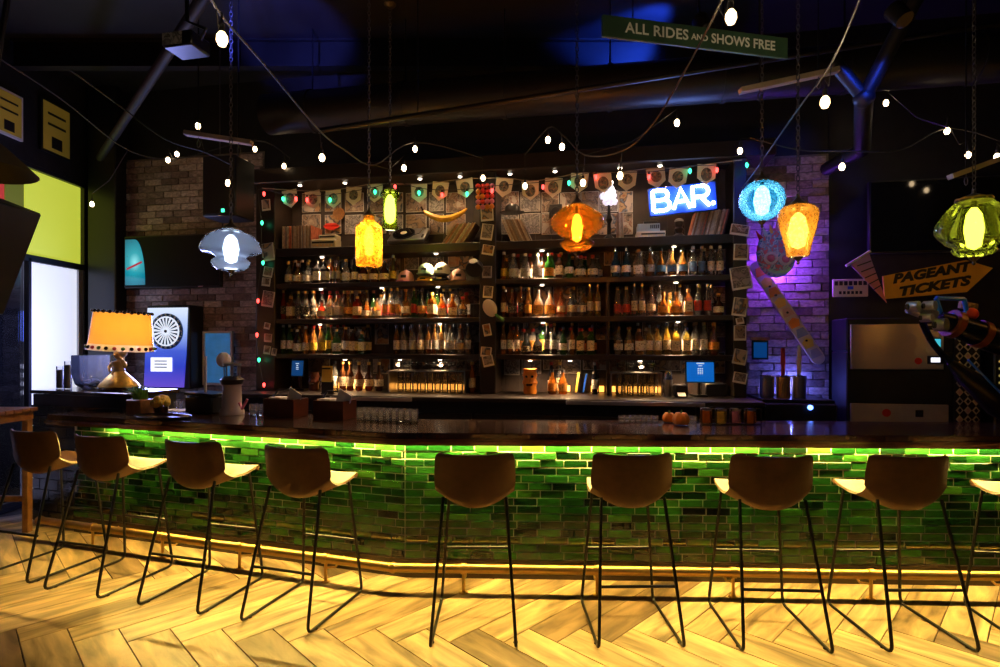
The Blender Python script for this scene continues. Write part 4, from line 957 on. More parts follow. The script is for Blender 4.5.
text('lettering', 'PAGEANT', .112, 'sign_black', t, (-.04, -.002, .062), (PI/2, -.165, 0), .001, .3, .0065, 1.25, 1.02); text('lettering', 'TICKETS', .112, 'sign_black', t, (-.02, -.002, -.062), (PI/2, -.165, 0), .001, .3, .0065, 1.36, 1.02)
for x in (-.35, .3): MB().box(.03, .17, .03, (x, .1, 0)).build('mount', 'black_metal', t, False)
rt = pb(868, 276, .1)
t = thing('pennant_flag', 'purple and orange souvenir pennant hanging beside the arrow sign', 'flag', rt, RZ)
m, tt, b_ = nt('pennant_fade'); tc = tt.nodes.new('ShaderNodeTexCoord'); sp = tt.nodes.new('ShaderNodeSeparateXYZ'); mr = tt.nodes.new('ShaderNodeMapRange'); mr.inputs[1].default_value = -.2; mr.inputs[2].default_value = .12
rr = ramp(tt, [(0, (.75, .25, .12)), (.5, (.6, .25, .3)), (1, (.4, .25, .55))]); tt.links.new(tc.outputs['Object'], sp.inputs[0]); tt.links.new(sp.outputs[2], mr.inputs[0]); tt.links.new(mr.outputs[0], rr.inputs[0]); tt.links.new(rr.outputs[0], b_.inputs['Base Color']); b_.inputs['Roughness'].default_value = .8; MATS['pennant_fade'] = m
MB().face(poly_local([(849, 263), (869, 253), (887, 303)], rt, .1), .006).build('cloth', 'pennant_fade', t, False)
q = poly_local([(846, 266), (870, 251)], rt, .1); MB().tube([(q[0][0], 0, q[0][1]), (q[1][0], 0, q[1][1])], .012, 8).build('rod', 'cap_white', t)
for k in range(5):
    y = 264+k*6; a = poly_local([(857+k*4, y+2), (871+k*2.6, y-3)], rt, .1); MB().tube([(a[0][0], -.003, a[0][1]), (a[1][0], -.003, a[1][1])], .005, 4).build('lettering_stroke', 'sign_black', t)
rt = pb(850, 288, .33)
t = thing('plate_sign', 'cream rectangular plate sign with dark lettering beside the pennant', 'sign', rt, RZ)
MB().box(.31, .02, .17, bev=.004).build('plate', 'cream', t)
for k in range(7): MB().box(.03, .004, .04, (-.125+k*.042, -.011, .045)).build('letter_block', 'sign_black', t, False)
for k in range(6): MB().box(.022, .004, .028, (-.09+k*.036, -.011, -.045)).build('letter_block', 'sign_black', t, False)
MB().box(.05, .004, .03, (0, -.011, 0)).build('emblem', 'blue_plastic', t, False)

# ================================================================== right side: black wall
def tv(lab, p0, p1, d, name='television'):
    a, b_ = pb(*p0, d), pb(*p1, d); wd = (b_-a).dot(U); ht = a.z-b_.z; c = (a+b_)/2
    t = thing(name, lab, 'television', c, RZ)
    MB().box(wd, .05, ht, bev=.006).build('bezel', 'black_plastic', t); MB().box(wd-.03, .006, ht-.03, (0, -.0255, 0)).build('screen', M('tv_matte', (.006, .006, .008), .45, spec=.12) if p0[0] < 300 else 'gloss_black', t, False)
    MB().box(wd*.4, max(.02, D_W-d-.03), .2, (0, (D_W-d)/2, 0)).build('wall_mount', 'black_metal', t, False)
    MB().box(.06, .004, .012, (wd*.3, -.03, -ht/2+.008)).build('badge', 'steel', t, False)
    return t, wd, ht
tv('large dark television on the black wall above the arrow sign', (868, 182), (1030, 250), .16)
t, wd, ht = tv('dark television on the brick wall with a blue reflection painted on its screen', (126, 237), (222, 287), .25)
m, tt, b_ = nt('tv_reflection'); tc = tt.nodes.new('ShaderNodeTexCoord'); mp = tt.nodes.new('ShaderNodeMapping'); mp.inputs['Scale'].default_value = (2.2, 1, 1.6); gr = tt.nodes.new('ShaderNodeTexGradient'); gr.gradient_type = 'SPHERICAL'
tt.links.new(tc.outputs['Object'], mp.inputs[0]); tt.links.new(mp.outputs[0], gr.inputs[0]); rr = ramp(tt, [(0, (0, 0, 0)), (.35, (.0, .03, .06)), (.6, (.0, .22, .32)), (.82, (.02, .4, .5)), (1, (.3, .9, 1))]); tt.links.new(gr.outputs[0], rr.inputs[0]); tt.links.new(rr.outputs[0], b_.inputs['Emission Color']); b_.inputs['Emission Strength'].default_value = .9; b_.inputs['Base Color'].default_value = (.01, .01, .01, 1); b_.inputs['Roughness'].default_value = .1; MATS['tv_reflection'] = m
MB().face([(-.13, .27), (-.09, .27)]+[(.14*math.sin(k*PI/20)-.0, .27-.54*(1-math.cos(k*PI/20))) for k in range(11)]+[(-.13, -.27)], .004).build('painted_reflection', m, t, False, loc=(-wd/2+.15, -.033, 0))  # blue reflection on the dark screen, put in as emissive colour
MB().tube([(-.1, -.037, -.08), (.1, -.037, .0)], .012, 6).build('red_streak', M('tv_red', (.3, .02, .05), .3, emit=(.7, .05, .08), es=.5), t, loc=(-wd/2+.15, 0, 0))
def brushed():
    m, t_, b = nt('brushed'); b.inputs['Base Color'].default_value = (.75, .74, .72, 1); b.inputs['Metallic'].default_value = 1; b.inputs['Roughness'].default_value = .3; b.inputs['Anisotropic'].default_value = .85; b.inputs['Anisotropic Rotation'].default_value = .25
    g = t_.nodes.new('ShaderNodeTangent'); g.direction_type = 'RADIAL'; g.axis = 'Z'; t_.links.new(g.outputs[0], b.inputs['Tangent']); MATS['brushed'] = m; return m
t = thing('ice_machine', 'black and stainless steel ice machine below the arrow sign', 'ice machine', bw(ub(888, .12), 0, .12), RZ)
s_ = sb(888, -.1); W9 = .78
MB().box(W9+.15, .33, 1.62, (.05, -.005, .81), bev=.01).build('cabinet', 'black_paint', t, False)
MB().box(W9-.04, .02, .40, (-.02, -.182, 1.665), bev=.004).build('steel_front', brushed(), t)
MB().box(W9+.15, .33, .3, (.05, -.005, 1.771), bev=.01).build('upper_housing', 'black_paint', t, False)
MB().box(.16, .01, .07, (.3, -.195, 1.55)).build('control_box', 'black_plastic', t, False); MB().box(.07, .004, .04, (.28, -.202, 1.55)).build('display', M('lcd', (1, 1, 1), .4, emit=(.8, .85, 1), es=1.5), t, False)
MB().box(.1, .005, .035, (.27, -.1945, 1.83)).build('maker_plate', 'black_plastic', t, False)
for x, z, m_ in ((.15, 1.62, 'cap_white'), (.15, 1.54, 'red'), (.24, 1.64, 'cap_white')): MB().cyl(.03, .03, .003, (x, -.192, z), (PI/2, 0, 0), 14).build('sticker', m_, t)
MB().box(.78, .012, .2, (.0, -.182, 1.06), bev=.004).build('kick_panel', M('grey_panel', (.4, .36, .33), .5, var=.1), t, False)
MB().cyl(.035, .035, .003, (-.1, -.188, 1.08), (PI/2, 0, 0), 16).build('round_sticker', 'red', t); MB().box(.06, .003, .06, (.16, -.19, 1.08)).build('square_sticker', 'black_plastic', t, False)
t = thing('patterned_panel', 'white and black diamond patterned panel standing behind the mechanical arm', 'panel', pb(968, 425, -.1), RZ); t.location.z = 0
zt = pb(968, 332, -.1).z; 
MB().box(.19, .03, zt, (0, .02, zt/2)).build('board', 'black_plastic', t, False)
for i in range(3):
    for j in range(11):
        x, z = -.062+i*.062, zt-.05-j*.078
        dm = MB().face([(-.029, 0), (0, .036), (.029, 0), (0, -.036)], .006).build('diamond', 'cream', t, False, loc=(x, 0, z)); MB().face([(-.016, 0), (0, .02), (.016, 0), (0, -.02)], .004).build('inner_diamond', 'black_plastic' if (i+j) % 3 else 'cap_peach', dm, False, loc=(0, -.003, 0))
t = thing('arcade_cabinet', 'dark arcade cabinet with tiny lit buttons past the diamond panel', 'cabinet', bw(ub(1003, -.05), 0, -.05), RZ)
MB().box(.26, .35, 1.72, (.02, .1, .86), bev=.01).build('body', 'black_plastic', t); 
for i in range(4):
    for j in range(5): MB().sph(.012, (-.07+i*.04, -.08, 1.6-j*.06)).build('button', M('ab%d' % ((i*j) % 3), ((.5, .4, .1), (.1, .4, .2), (.4, .4, .4))[(i*j) % 3], .4, emit=((.5, .4, .1), (.1, .4, .2), (.4, .4, .4))[(i*j) % 3], es=.35), t)
t = thing('exit_light', 'small turquoise sticker light on the black post behind the arm', 'light', pb(937, 343, -.066), RZ)
MB().box(.06, .02, .09, bev=.004).build('case', 'black_plastic', t); MB().box(.045, .004, .07, (0, -.011, 0)).build('lens', M('teal_glow', (.1, .5, .6), .4, emit=(.05, .5, .65), es=.9), t, False)
# ---- mechanical arm on the bar end
YA = 3.95; ra = at(960, 330, YA); LA = lambda px, py, dy=0: at(px, py, YA+dy)-ra
t = thing('mechanical_arm', 'dark jointed mechanical arm with silver pulleys and blue bracket over the bar end', 'machine arm', ra)
M('navy_metal', (.015, .02, .05), .25, metal=.7); M('blue_bright', (.02, .15, .9), .3); M('silver', (.55, .56, .62), .3, metal=.8); M('burnt_orange', (.22, .045, .012), .3)
MB().tube([LA(938, 318), LA(962, 328), LA(990, 338), LA(1040, 356)], [.05, .085, .095, .1], 16).build('barrel', 'navy_metal', t)
for x, y in ((953, 324), (980, 334)):
    MB().tube([LA(x-3, y-1), LA(x+3, y+1.2)], .1, 18).build('ring', 'burnt_orange', t)
MB().tube(catmull([LA(922, 322), LA(934, 345), LA(958, 370), LA(975, 384)], 4), .022, 8).build('forearm', 'navy_metal', t)
MB().tube([LA(950, 362), LA(964, 375), LA(1000, 404), LA(1016, 413)], [.025, .06, .1, .1], 12).build('support_leg', 'black_metal', t)
MB().tube([LA(968, 360, -.1), LA(1004, 396, -.1)], .008, 6).build('edge_strip', 'blue_bright', t)
for x, y, r in ((908, 307, .038), (935, 325, .045), (921, 318, .03), (924, 306, .034)):
    o = MB().cyl(r, r, .07, LA(x, y, -.03), (PI/2, 0, .5), 18).build('pulley', 'silver', t); MB().cyl(r*.55, r*.55, .01, LA(x-1.5, y, -.095), (PI/2, 0, .5), 14).build('hub', 'black_metal', o)
MB().box(.2, .08, .075, LA(922, 312), (0, .35, 0), bev=.012).build('knuckle', 'silver', t)
b = [LA(936, 298), LA(964, 299), LA(967, 313), LA(942, 317)]
for k in range(4): MB().tube([b[k], b[(k+1) % 4]], .015, 8).build('bracket_bar', 'blue_bright', t)
MB().sph(.045, LA(971, 314)).build('knob', 'lip_red', t); MB().box(.12, .03, .05, LA(968, 306, .05), (0, .2, 0)).build('striped_tag', 'print_c', t)
# ---- right brick: mask, snowboard, wash-up corner
rm = pb(778, 252, .11)
t = thing('folk_mask', 'bright multicoloured folk mask on the purple lit brick', 'mask', rm, RZ)
b = MB().sph(.19, (0, .05, .0), (.95, .35, 1.25), seg=20, rings=12); b.build('face', print_mat('mask_print', [(0, (.05, .3, .35)), (.35, (.75, .8, .75)), (.6, (.1, .45, .55)), (.8, (.8, .2, .2))], 26, 1), t)
for x, z in ((-.07, -.06), (.06, -.07)):
    e = MB().tube([(x+.05*math.cos(k*PI/7), -.03, z+.05*math.sin(k*PI/7)) for k in range(14)], .014, 6, closed=True).build('eye_ring', 'cap_white', t); MB().sph(.035, (x, -.02, z)).build('eye', 'pink', e)
MB().tube([(-.09, -.02, -.17), (-.03, -.04, -.2), (.05, -.04, -.2), (.1, -.02, -.16)], .02, 8).build('mouth', 'mint', t)
for k in range(7): MB().cyl(.022, .004, .09, (-.14+k*.047, .03, .2-abs(k-3)*.022), (0, (k-3)*.18, 0), 8).build('crest', ('red', 'mint', 'yellow', 'pink')[k % 4], t)
lamp('mask_backlight', 'POINT', (.02, .19, -.12), 26, (.22, .05, 1), .03, t); lamp('mask_backlight', 'POINT', (.12, .19, .05), 14, (.22, .05, 1), .03, t)
MB().tube([(.02, .08, -.02), (.02, .235, -.02)], .02, 8).build('led_holder', 'black_plastic', t)
pa, pc = pb(757, 268, .27), pb(818, 358, .27)
dx, dz = (pc-pa).dot(U), pc.z-pa.z; ln = math.hypot(dx, dz); c = (pa+pc)/2
t = thing('snowboard', 'long narrow painted snowboard hung slanting on the brick', 'snowboard', c, RZ); t.rotation_euler = (0, math.atan2(dx, dz)+PI, RZ)
hw = .062; oz = ln/2
outl = [(hw*math.sin(a), oz+hw*math.cos(a)) for a in [-PI/2+k*PI/10 for k in range(11)]]; outl = outl+[(-p[0], -p[1]) for p in outl]
MB().face(outl, .015).build('deck', M('board_cream', (.7, .58, .5), .45, var=.1), t)
cols = ['orange', 'cap_peach', 'yellow', 'cap_pink', 'teal_panel', 'cap_white']
for k in range(9):
    z = -oz+.05+k*(2*oz-.1)/8; MB().face([(-.05, -.04), (.03, -.05), (.055, .01), (.01, .05), (-.045, .03)] if k % 2 else [(-.055, -.03), (.05, -.045), (.045, .04), (-.02, .05)], .003).build('painted_patch', random.choice(['orange', 'cap_peach', M('dusk_blue', (.25, .32, .5), .5), 'yellow', M('lilac', (.45, .4, .5), .5)]), t, False, loc=(0, -.0035, z))
for z in (-.32, 0, .3): MB().cyl(.011, .011, .008, (0, -.004, z), (PI/2, 0, 0), 10).build('bolt', 'black_metal', t)
MB().cyl(.012, .012, .09, (0, .07, .2), (PI/2, 0, 0), 8).build('wall_peg', 'black_metal', t)
# wash-up counter under the snowboard
uc0, uc1 = ub(759, -.05), ub(830, -.05)
t = thing('drink_station', 'black drink station counter with a blue pilot light against the brick', 'counter', bw((uc0+uc1)/2, 0, .05), RZ)
MB().box(uc1-uc0, .55, 1.16, (0, .02, .58), bev=.01).build('cabinet', 'black_plastic', t, False); MB().box(uc1-uc0, .5, .03, (0, .04, 1.176), bev=.005).build('top', 'black_metal', t, False)
MB().sph(.022, (.08, -.262, 1.13)).build('pilot_light', M('pilot', (.1, .2, 1), .4, emit=(.1, .25, 1), es=8), t); lamp('pilot_glow', 'POINT', (.1, .2, 1.3), 6, (.12, .15, 1), .03, t)
def onst(px, d=.05): return bw(ub(px, d), 1.192, d)
for k, (px, m_, lab) in enumerate(((767, 'steel', 'round steel canister on the drink station nearest the framed cards'), (783, 'brass', 'brass canister with tools on the drink station'), (799, 'steel', 'steel canister under the white brush on the drink station'))):
    t = thing('canister', lab, 'canister', onst(px), RZ); MB().lathe([(.06, 0), (.062, .01), (.062, .2), (.058, .2), (.056, .02), (0, .02)], 18).build('body', m_, t); MB().tube([(.062*math.cos(q*PI/9), .062*math.sin(q*PI/9), .2) for q in range(18)], .005, 5, closed=True).build('rim', 'chrome', t)
def tool(px, py0, py1, m_, lab, cat, d=.05):
    a = pb(px, py0, d); b_ = bw(ub(px, d), 1.192+.024, d); t = thing(cat.replace(' ', '_'), lab, cat, b_, RZ); h = a.z-b_.z
    MB().tube([(0, 0, 0), (0, 0, h*.45)], .012, 8).build('shaft', 'steel', t); MB().tube([(0, 0, h*.4), (0, 0, h*.7), (0, 0, h)], [.017, .022, .016], 8).build('handle', m_, t)
tool(783, 348, 402, 'red', 'red handled muddler standing in the canister', 'muddler'); tool(799, 345, 402, 'cap_white', 'white handled brush standing in the canister', 'brush')
t = thing('small_picture', 'small dark picture with a wooden top rail on the brick by the post', 'picture', pb(760, 350, .30), RZ)
MB().box(.15, .02, .19, (0, 0, 0), bev=.003).build('frame', 'black_plastic', t); MB().box(.12, .004, .15, (0, -.011, 0)).build('print', 'screen_dim', t, False); MB().box(.17, .03, .03, (0, 0, .11)).build('rail', 'warm_wood', t)
# ================================================================== left side: brick wall
c = pb(171, 347, .2)
t = thing('dart_machine', 'glowing blue electronic dart machine on the brick wall', 'dart machine', c, RZ)
m, tt, b_ = nt('dart_glow'); tc = tt.nodes.new('ShaderNodeTexCoord'); sp = tt.nodes.new('ShaderNodeSeparateXYZ'); mr = tt.nodes.new('ShaderNodeMapRange'); mr.inputs[1].default_value = -.45; mr.inputs[2].default_value = .45
rr = ramp(tt, [(0, (.12, .06, .55)), (.25, (.02, .04, .5)), (.45, (.05, .1, .6)), (.7, (.35, .5, .95)), (1, (.75, .85, 1))]); tt.links.new(tc.outputs['Object'], sp.inputs[0]); tt.links.new(sp.outputs[2], mr.inputs[0]); tt.links.new(mr.outputs[0], rr.inputs[0]); tt.links.new(rr.outputs[0], b_.inputs['Emission Color']); b_.inputs['Emission Strength'].default_value = 1.0; b_.inputs['Base Color'].default_value = (.02, .05, .3, 1); MATS['dart_glow'] = m
MB().box(.57, .22, .96, (0.035, .03, 0), bev=.012).build('cabinet', 'black_plastic', t); MB().face([(-.25, .0), (-.22, .45), (.29, .45), (.27, -.08), (.24, -.46), (-.27, -.46)], .02).build('backlit_panel', m, t, False, loc=(0, -.1, 0))
dk = MB().cyl(.205, .205, .02, (.04, -.1, .18), (PI/2, 0, 0), 40).build('dartboard', M('dart_blue', (.03, .08, .2), .4), t)
M('dart_white', (.9, .9, .95), .5, emit=(.75, .85, 1), es=1.0); M('dart_dark', (.06, .08, .12), .5)
MB().cyl(.17, .17, .006, (.04, -.12, .18), (PI/2, 0, 0), 40).build('playing_face', 'dart_white', dk)
for k in range(20):
    a0, a1 = k*PI/10, k*PI/10+.16; w_ = [(r*math.cos(a), .18+r*math.sin(a)) for r, a in ((.04, (a0+a1)/2), (.155, a0), (.155, a1))]
    MB().face(w_, .002).build('wedge', 'dart_dark', dk, False, loc=(.04, -.1275, 0)); MB().sph(.013, (.04+.19*math.cos(a0), -.122, .18+.19*math.sin(a0)), seg=8, rings=5).build('number_stud', 'cap_white', dk)
MB().cyl(.018, .018, .006, (.04, -.127, .18), (PI/2, 0, 0), 14).build('bullseye', 'dart_dark', dk)
MB().box(.27, .02, .16, (-.03, -.11, -.2), bev=.004).build('score_screen', M('score', (.9, .9, 1), .4, emit=(.8, .85, 1), es=1.3), t)
for k in range(3): MB().box(.16, .004, .012, (-.03, -.1215, -.16-k*.035)).build('score_line', 'dart_dark', t, False)
lamp('dart_light', 'AREA', (0, -.16, .05), 40, (.3, .35, 1), .45, t, rot=(-PI/2, 0, 0), size_y=.8)
c = pb(218, 358, .30)
t = thing('framed_poster', 'blue poster in a pale frame beside the dart machine', 'picture', c, RZ)
fw, fh = 33/sb(218, .3), 54/sb(218, .3)
for x in (-1, 1): MB().box(.025, .03, fh, (x*(fw/2-.0125), 0, 0)).build('frame_side', 'cap_white', t, False)
for z in (-1, 1): MB().box(fw-.052, .03, .025, (0, 0, z*(fh/2-.0125))).build('frame_rail', 'cap_white', t, False)
MB().box(fw-.04, .01, fh-.04, (0, .008, 0)).build('print', M('poster_blue', (.08, .28, .55), .35, emit=(.03, .16, .4), es=.5, var=.35, vs=6), t, False)
c = pb(229, 190, -.6)
t = thing('loudspeaker', 'black box loudspeaker hung in front of the brick wall', 'speaker', c, RZ)
MB().box(.36, .3, .58, bev=.012).build('cabinet', 'black_plastic', t); MB().box(.33, .01, .54, (0, -.152, 0), bev=.003).build('grille', M('grille', (.02, .02, .018), .7, bump=.4, bs=500), t); MB().box(.03, .004, .03, (0.05, -.158, -.24)).build('badge', 'x_g', t)
for x in (-.1, .1): MB().tube([(x, 0, .28), (x, 0, CEIL-c.z)], .006, 6).build('hanger', 'chain_metal', t)
# ---- dark tiled stand at the end of the bar
ST0, ST1, SO0, SO1, SZ = 2.76, 4.02, .105, .6, 1.25
t = thing('host_stand', 'dark tiled pier at the end of the bar carrying the table lamp', 'stand', lp(ST1, SO0), -AL)
sw, sd = ST1-ST0, SO1-SO0
MB().box(sw-.02, sd-.02, SZ-.04, (sw/2, sd/2, (SZ-.04)/2)).build('core', 'black_paint', t, False); MB().box(sw+.02, sd+.02, .035, (sw/2, sd/2, SZ-.018), bev=.006).build('top', 'dark_wood', t, False)
pieces_mat('tile_dark', [(0, (.012, .016, .014)), (.5, (.022, .028, .022)), (1, (.03, .03, .024))], .2, streak=(14, 40, 60), amt=.3)
for r in range(int((SZ-.06)/.1)):
    x = -.12 if r % 2 else 0
    while x < sw:
        a, b2 = max(x, 0), min(x+.24, sw); x += .24
        if b2-a > .02: MB().box(b2-a-.006, .012, .094, ((a+b2)/2, -.001+random.uniform(0, .004), .06+.1*r), bev=.002).build('tile', 'tile_dark', t, False)
# table lamp with figurine
def onstand(px, o, py=None):
    r = (px-500)/F; b0 = O+bL*o; tt_ = (r*b0.y-b0.x)/(aL.x-r*aL.y); p = lp(tt_, o); return Vector((p.x, p.y, SZ+.001))
def onbar(px, o, z=1.081):
    r = (px-500)/F
    b0, a_ = (O+bL*o, aL) if px < 500+F*mit(o).x/mit(o).y else (O+bR*o, aR)
    k = (r*b0.y-b0.x)/(a_.x-r*a_.y); p = b0+a_*k; return Vector((p.x, p.y, z))
b0 = onstand(119, .25)
t = thing('table_lamp', 'orange drum shade lamp on a golden dancer figurine base', 'table lamp', b0, -.2); q = F/b0.y
h0 = (389-342)/q; h1 = (389-311)/q
GL('lamp_shade_cloth', (.95, .5, .09), .92, (.9, .5, .1)); GL('lamp_trim_cloth', (.9, .75, .45), .9, (.9, .75, .5))
MB().lathe([(.255, h0), (.228, h1)], 32, rot=(0, .06, 0), cap=False).build('lamp_shade', 'lamp_shade_cloth', t); MB().lathe([(.27, h0-.06), (.257, h0)], 32, rot=(0, .06, 0), cap=False).build('shade_band', 'lamp_trim_cloth', t)
for k in range(26):
    a = 2*PI*k/26; MB().sph(.017, (.266*math.cos(a)+.06*h0, .266*math.sin(a), h0-.032-.018*math.cos(a)), seg=8, rings=6).build('pompom', ('dark_wood', 'red', 'green_leaf')[k % 3], t)
    MB().sph(.016, (.23*math.cos(a)+.06*h1, .23*math.sin(a), h1+.005-.016*math.cos(a)), seg=8, rings=6).build('bead', 'dark_wood', t)
MB().lathe([(.2, 0), (.2, .03), (.18, .045)], 20, sx=1, sy=.7).build('base', 'dark_wood', t)
b = MB().lathe([(.19, .045), (.17, .08), (.11, .15), (.07, .19), (.055, .21)], 20, sx=1, sy=.75, flute=.05, nf=9); b.build('skirt', 'gold', t).scale = (1, 1, .88)
M('figure_gold', (.8, .55, .25), .35, var=.15)
b = MB().lathe([(.05, .19), (.055, .22), (.045, .25), (.065, .29), (.06, .31), (.022, .325), (.02, .35)], 14, (0.0, 0, 0), sy=.8)
b.sph(.042, (.005, -.005, .385), (1, 1, 1.2)); b.sph(.012, (.005, -.048, .38)); b.tube([(.06, 0, .3), (.1, -.03, .26), (.075, -.04, .33), (.04, -.03, .36)], [.02, .018, .015, .012], 8); b.tube([(-.06, 0, .3), (-.085, -.02, .25), (-.05, -.05, .21)], [.02, .018, .012], 8)
b.build('figurine', 'figure_gold', t).scale = (1, 1, .88); MB().sph(.052, (.005, .012, .40), (1.15, 1, .95)).sph(.03, (.0, .02, .44)).build('figurine_hair', 'cap_white', t).scale = (1, 1, .88)
MB().tube([(0, .05, .2), (0, .06, h1-.12)], .008, 8).build('stem', 'brass', t); MB().sph(.035, (0, .06, h1-.12), (1, 1, 1.3)).build('bulb', 'bulb_warm', t)
lamp('table_lamp_light', 'POINT', (0, .06, h1-.16), 16, (1, .62, .25), .05, t)
# bowl, candles
b0 = onstand(95, .38); q = F/b0.y
t = thing('glass_terrarium', 'clear glass bowl with white pebbles behind the figurine', 'bowl', b0, -AL)
MB().lathe([(.1, 0), (.16, .05), (.19, .16), (.19, .33), (.185, .33), (.185, .16), (.15, .06), (0, .02)], 20).build('bowl', 'bowl_glass', t)
b = MB()
for k in range(30): a = random.uniform(0, 2*PI); rr_ = random.uniform(0, .12); b.sph(.025, (rr_*math.cos(a), rr_*math.sin(a), .055+random.uniform(0, .03)), (1, 1, .7), seg=7, rings=5)
o = b.build('pebbles', 'cap_white', t); o['kind'] = 'stuff'
for px, hh in ((60, .22), (68, .27)):
    t = thing('candle_glass', 'tall white candle in a glass beside the window, %s one' % ('shorter' if hh < .25 else 'taller'), 'candle', onstand(px, .3)); MB().cyl(.025, .025, hh-.04, (0, 0, .005), seg=14).build('wax', 'cap_white', t); MB().lathe([(.032, 0), (.032, hh)], 14, cap=False).build('glass', 'g_glass', t)
# ---- things on the bar top
b0 = onbar(140, .02); t = thing('potted_grass', 'green grass plant in a wooden box planter on the bar', 'plant', b0, -AL)
MB().box(.17, .13, .13, (0, 0, .065), bev=.006).build('planter', 'warm_wood', t, False); grass('', '', None, 60, .14, .14, parent=t).location = (0, 0, .125)
b = onbar(161, .06); t = thing('yellow_flowers', 'bunch of yellow flowers in a low pot beside the planter', 'flowers', b); MB().lathe([(.05, 0), (.06, .07)], 14).build('pot', 'dark_wood', t)
for k in range(16): a = k*2.4; MB().sph(.032, (.05*math.cos(a)*(k/16+.3), .05*math.sin(a), .09+.05*(1-k/16)), seg=8, rings=6).build('bloom', 'yellow', t)
b = onbar(163, -.11); t = thing('serving_tray', 'dark oval serving tray on the bar by the planter', 'tray', b, -AL); t.scale = (1, 1, 1)
MB().lathe([(.0, .004), (.24, .004), (.27, .02), (.275, .018), (.245, .0), (0, 0)], 32, sy=.45).build('dish', 'black_plastic', t); MB().tube([(.272*math.cos(k*PI/14), .272*.45*math.sin(k*PI/14), .019) for k in range(28)], .005, 5, closed=True).build('rim', 'black_metal', t)
b = onbar(178, .34); o = MB().box(.26, .16, .004, (0, 0, .002)).box(.25, .15, .003, (.01, .008, .0056), (0, 0, .05)).build('menu_sheet', 'white_paper', None, False, b, -AL); tag(o, 'white menu sheets lying on the bar behind the tray', 'menu')
for k, px in enumerate((176, 181)):
    o = link('shot_glass', tum, None, onbar(px, .40, 1.0895), 0); o.scale = (.7, .7, .65); tag(o, 'small shot glass standing on the menu sheets', 'glass', 'shot glasses on the menu sheets')
b = onbar(208, .30); t = thing('knock_box', 'black box machine with a lever on the bar beside the juicer', 'machine', b, -AL)
MB().box(.30, .22, .15, (0, 0, .075), bev=.012).build('body', 'black_plastic', t); MB().box(.31, .23, .03, (0, 0, .166), (0, .05, 0), bev=.006).build('lid', 'black_metal', t); MB().tube([(.0, -.03, .16), (.005, -.03, .5)], .011, 8).build('lever', 'cap_white', t)
b = onbar(232, .26); t = thing('citrus_juicer', 'grey countertop juicer with steel funnel on the bar', 'juicer', b, -AL)
MB().lathe([(.1, 0), (.1, .03), (.08, .06), (.075, .24), (.09, .26)], 18).build('body', M('juicer_grey', (.45, .4, .38), .4), t); MB().lathe([(.085, .26), (.1, .3), (.06, .33)], 18).build('collar', 'black_plastic', t)
for k in range(8): MB().tube([(.06*math.cos(k*PI/4), .06*math.sin(k*PI/4), .33), (.062*math.cos(k*PI/4), .062*math.sin(k*PI/4), .42)], .006, 5).build('cage_rod', 'steel', t)
MB().lathe([(.075, .42), (.075, .44), (.0, .45)], 18).build('cover', 'steel', t); MB().sph(.06, (-.09, 0, .47), (1, 1, 1.1)).build('bird_knob', 'cap_white', t); MB().tube([(.1, -.02, .1), (.16, -.06, .06), (.2, -.04, .14)], .012, 6).build('hose', 'pink', t)
for k, px in enumerate((254, 260)):
    o = link('tumbler', tum, None, onbar(px, .24), 0); tag(o, 'empty tumbler standing on the bar beside the juicer', 'glass', 'tumblers beside the juicer')
for px, wd, m_, lab in ((286, .3, 'red_wood', 'reddish wooden bar caddy holding white napkins'), (335, .28, 'red_wood', 'reddish wooden bar caddy holding a slanted menu card')):
    b = onbar(px, .3); t = thing('bar_caddy', lab, 'caddy', b, -AL)
    for y in (-.09, .09): MB().box(wd, .014, .15, (0, y, .075)).build('side', m_, t, False)
    for x in (-1, 1): MB().box(.014, .166, .15, (x*(wd/2-.007), 0, .075)).build('end', m_, t, False)
    MB().box(wd-.03, .16, .01, (0, 0, .005)).build('bottom', m_, t, False); MB().box(.012, .164, .11, (.02, 0, .065)).build('divider', m_, t, False)
    MB().box(.12, .12, .1, (-.07, 0, .11), bev=.004).build('napkin_stack', 'white_paper', t, False); MB().box(.13, .006, .16, (.08, 0, .15), (.3, .5, 0)).build('menu_card', 'white_paper', t, False)
    MB().tube([(-wd/2+.02, 0, .15), (-wd/4, 0, .22), (wd/4, 0, .22), (wd/2-.02, 0, .15)], .01, 6).build('handle', 'black_metal', t)
for k in range(18):
    px = 361+(k % 9)*6.6; o = link('tumbler', tum, None, onbar(px, .22 if k < 9 else .33), 0); o.scale = (1, 1, .95); tag(o, 'clear tumbler in the cluster on the bar near the bend', 'glass', 'tumblers near the bar bend')
for k in range(8):
    px = 622+k*5.4 if k < 7 else 693; o = link('rocks_glass', tum, None, onbar(px, .33), 0); o.scale = (.8, .8, .55); tag(o, 'low clear glass on the bar beside the orange pumpkins', 'glass', 'low glasses beside the pumpkins')
for px, r, o_, lab in ((669, .05, .34, 'small orange pumpkin on the bar'), (681, .062, .2, 'larger orange pumpkin on the bar in front of the small one')):
    t = thing('pumpkin', lab, 'pumpkin', onbar(px, o_)); MB().lathe([(r*.3, r*.05), (r*.8, r*.12), (r, r*.6), (r*.95, r*1.0), (r*.6, r*1.5), (r*.12, r*1.45)], 40, flute=.05, nf=10).build('flesh', 'orange', t); MB().cyl(.008, .006, .025, (0, 0, r*1.43), (0, .2, 0), 8).build('stem', 'green_leaf', t)
b = onbar(728, .3); t = thing('garnish_rack', 'black wire rack of garnish jars on the bar', 'rack', b, -AR)
for y in (-.07, .07):
    for z in (.005, .12): MB().tube([(-.22, y, z), (.22, y, z)], .005, 5).build('wire', 'black_metal', t)
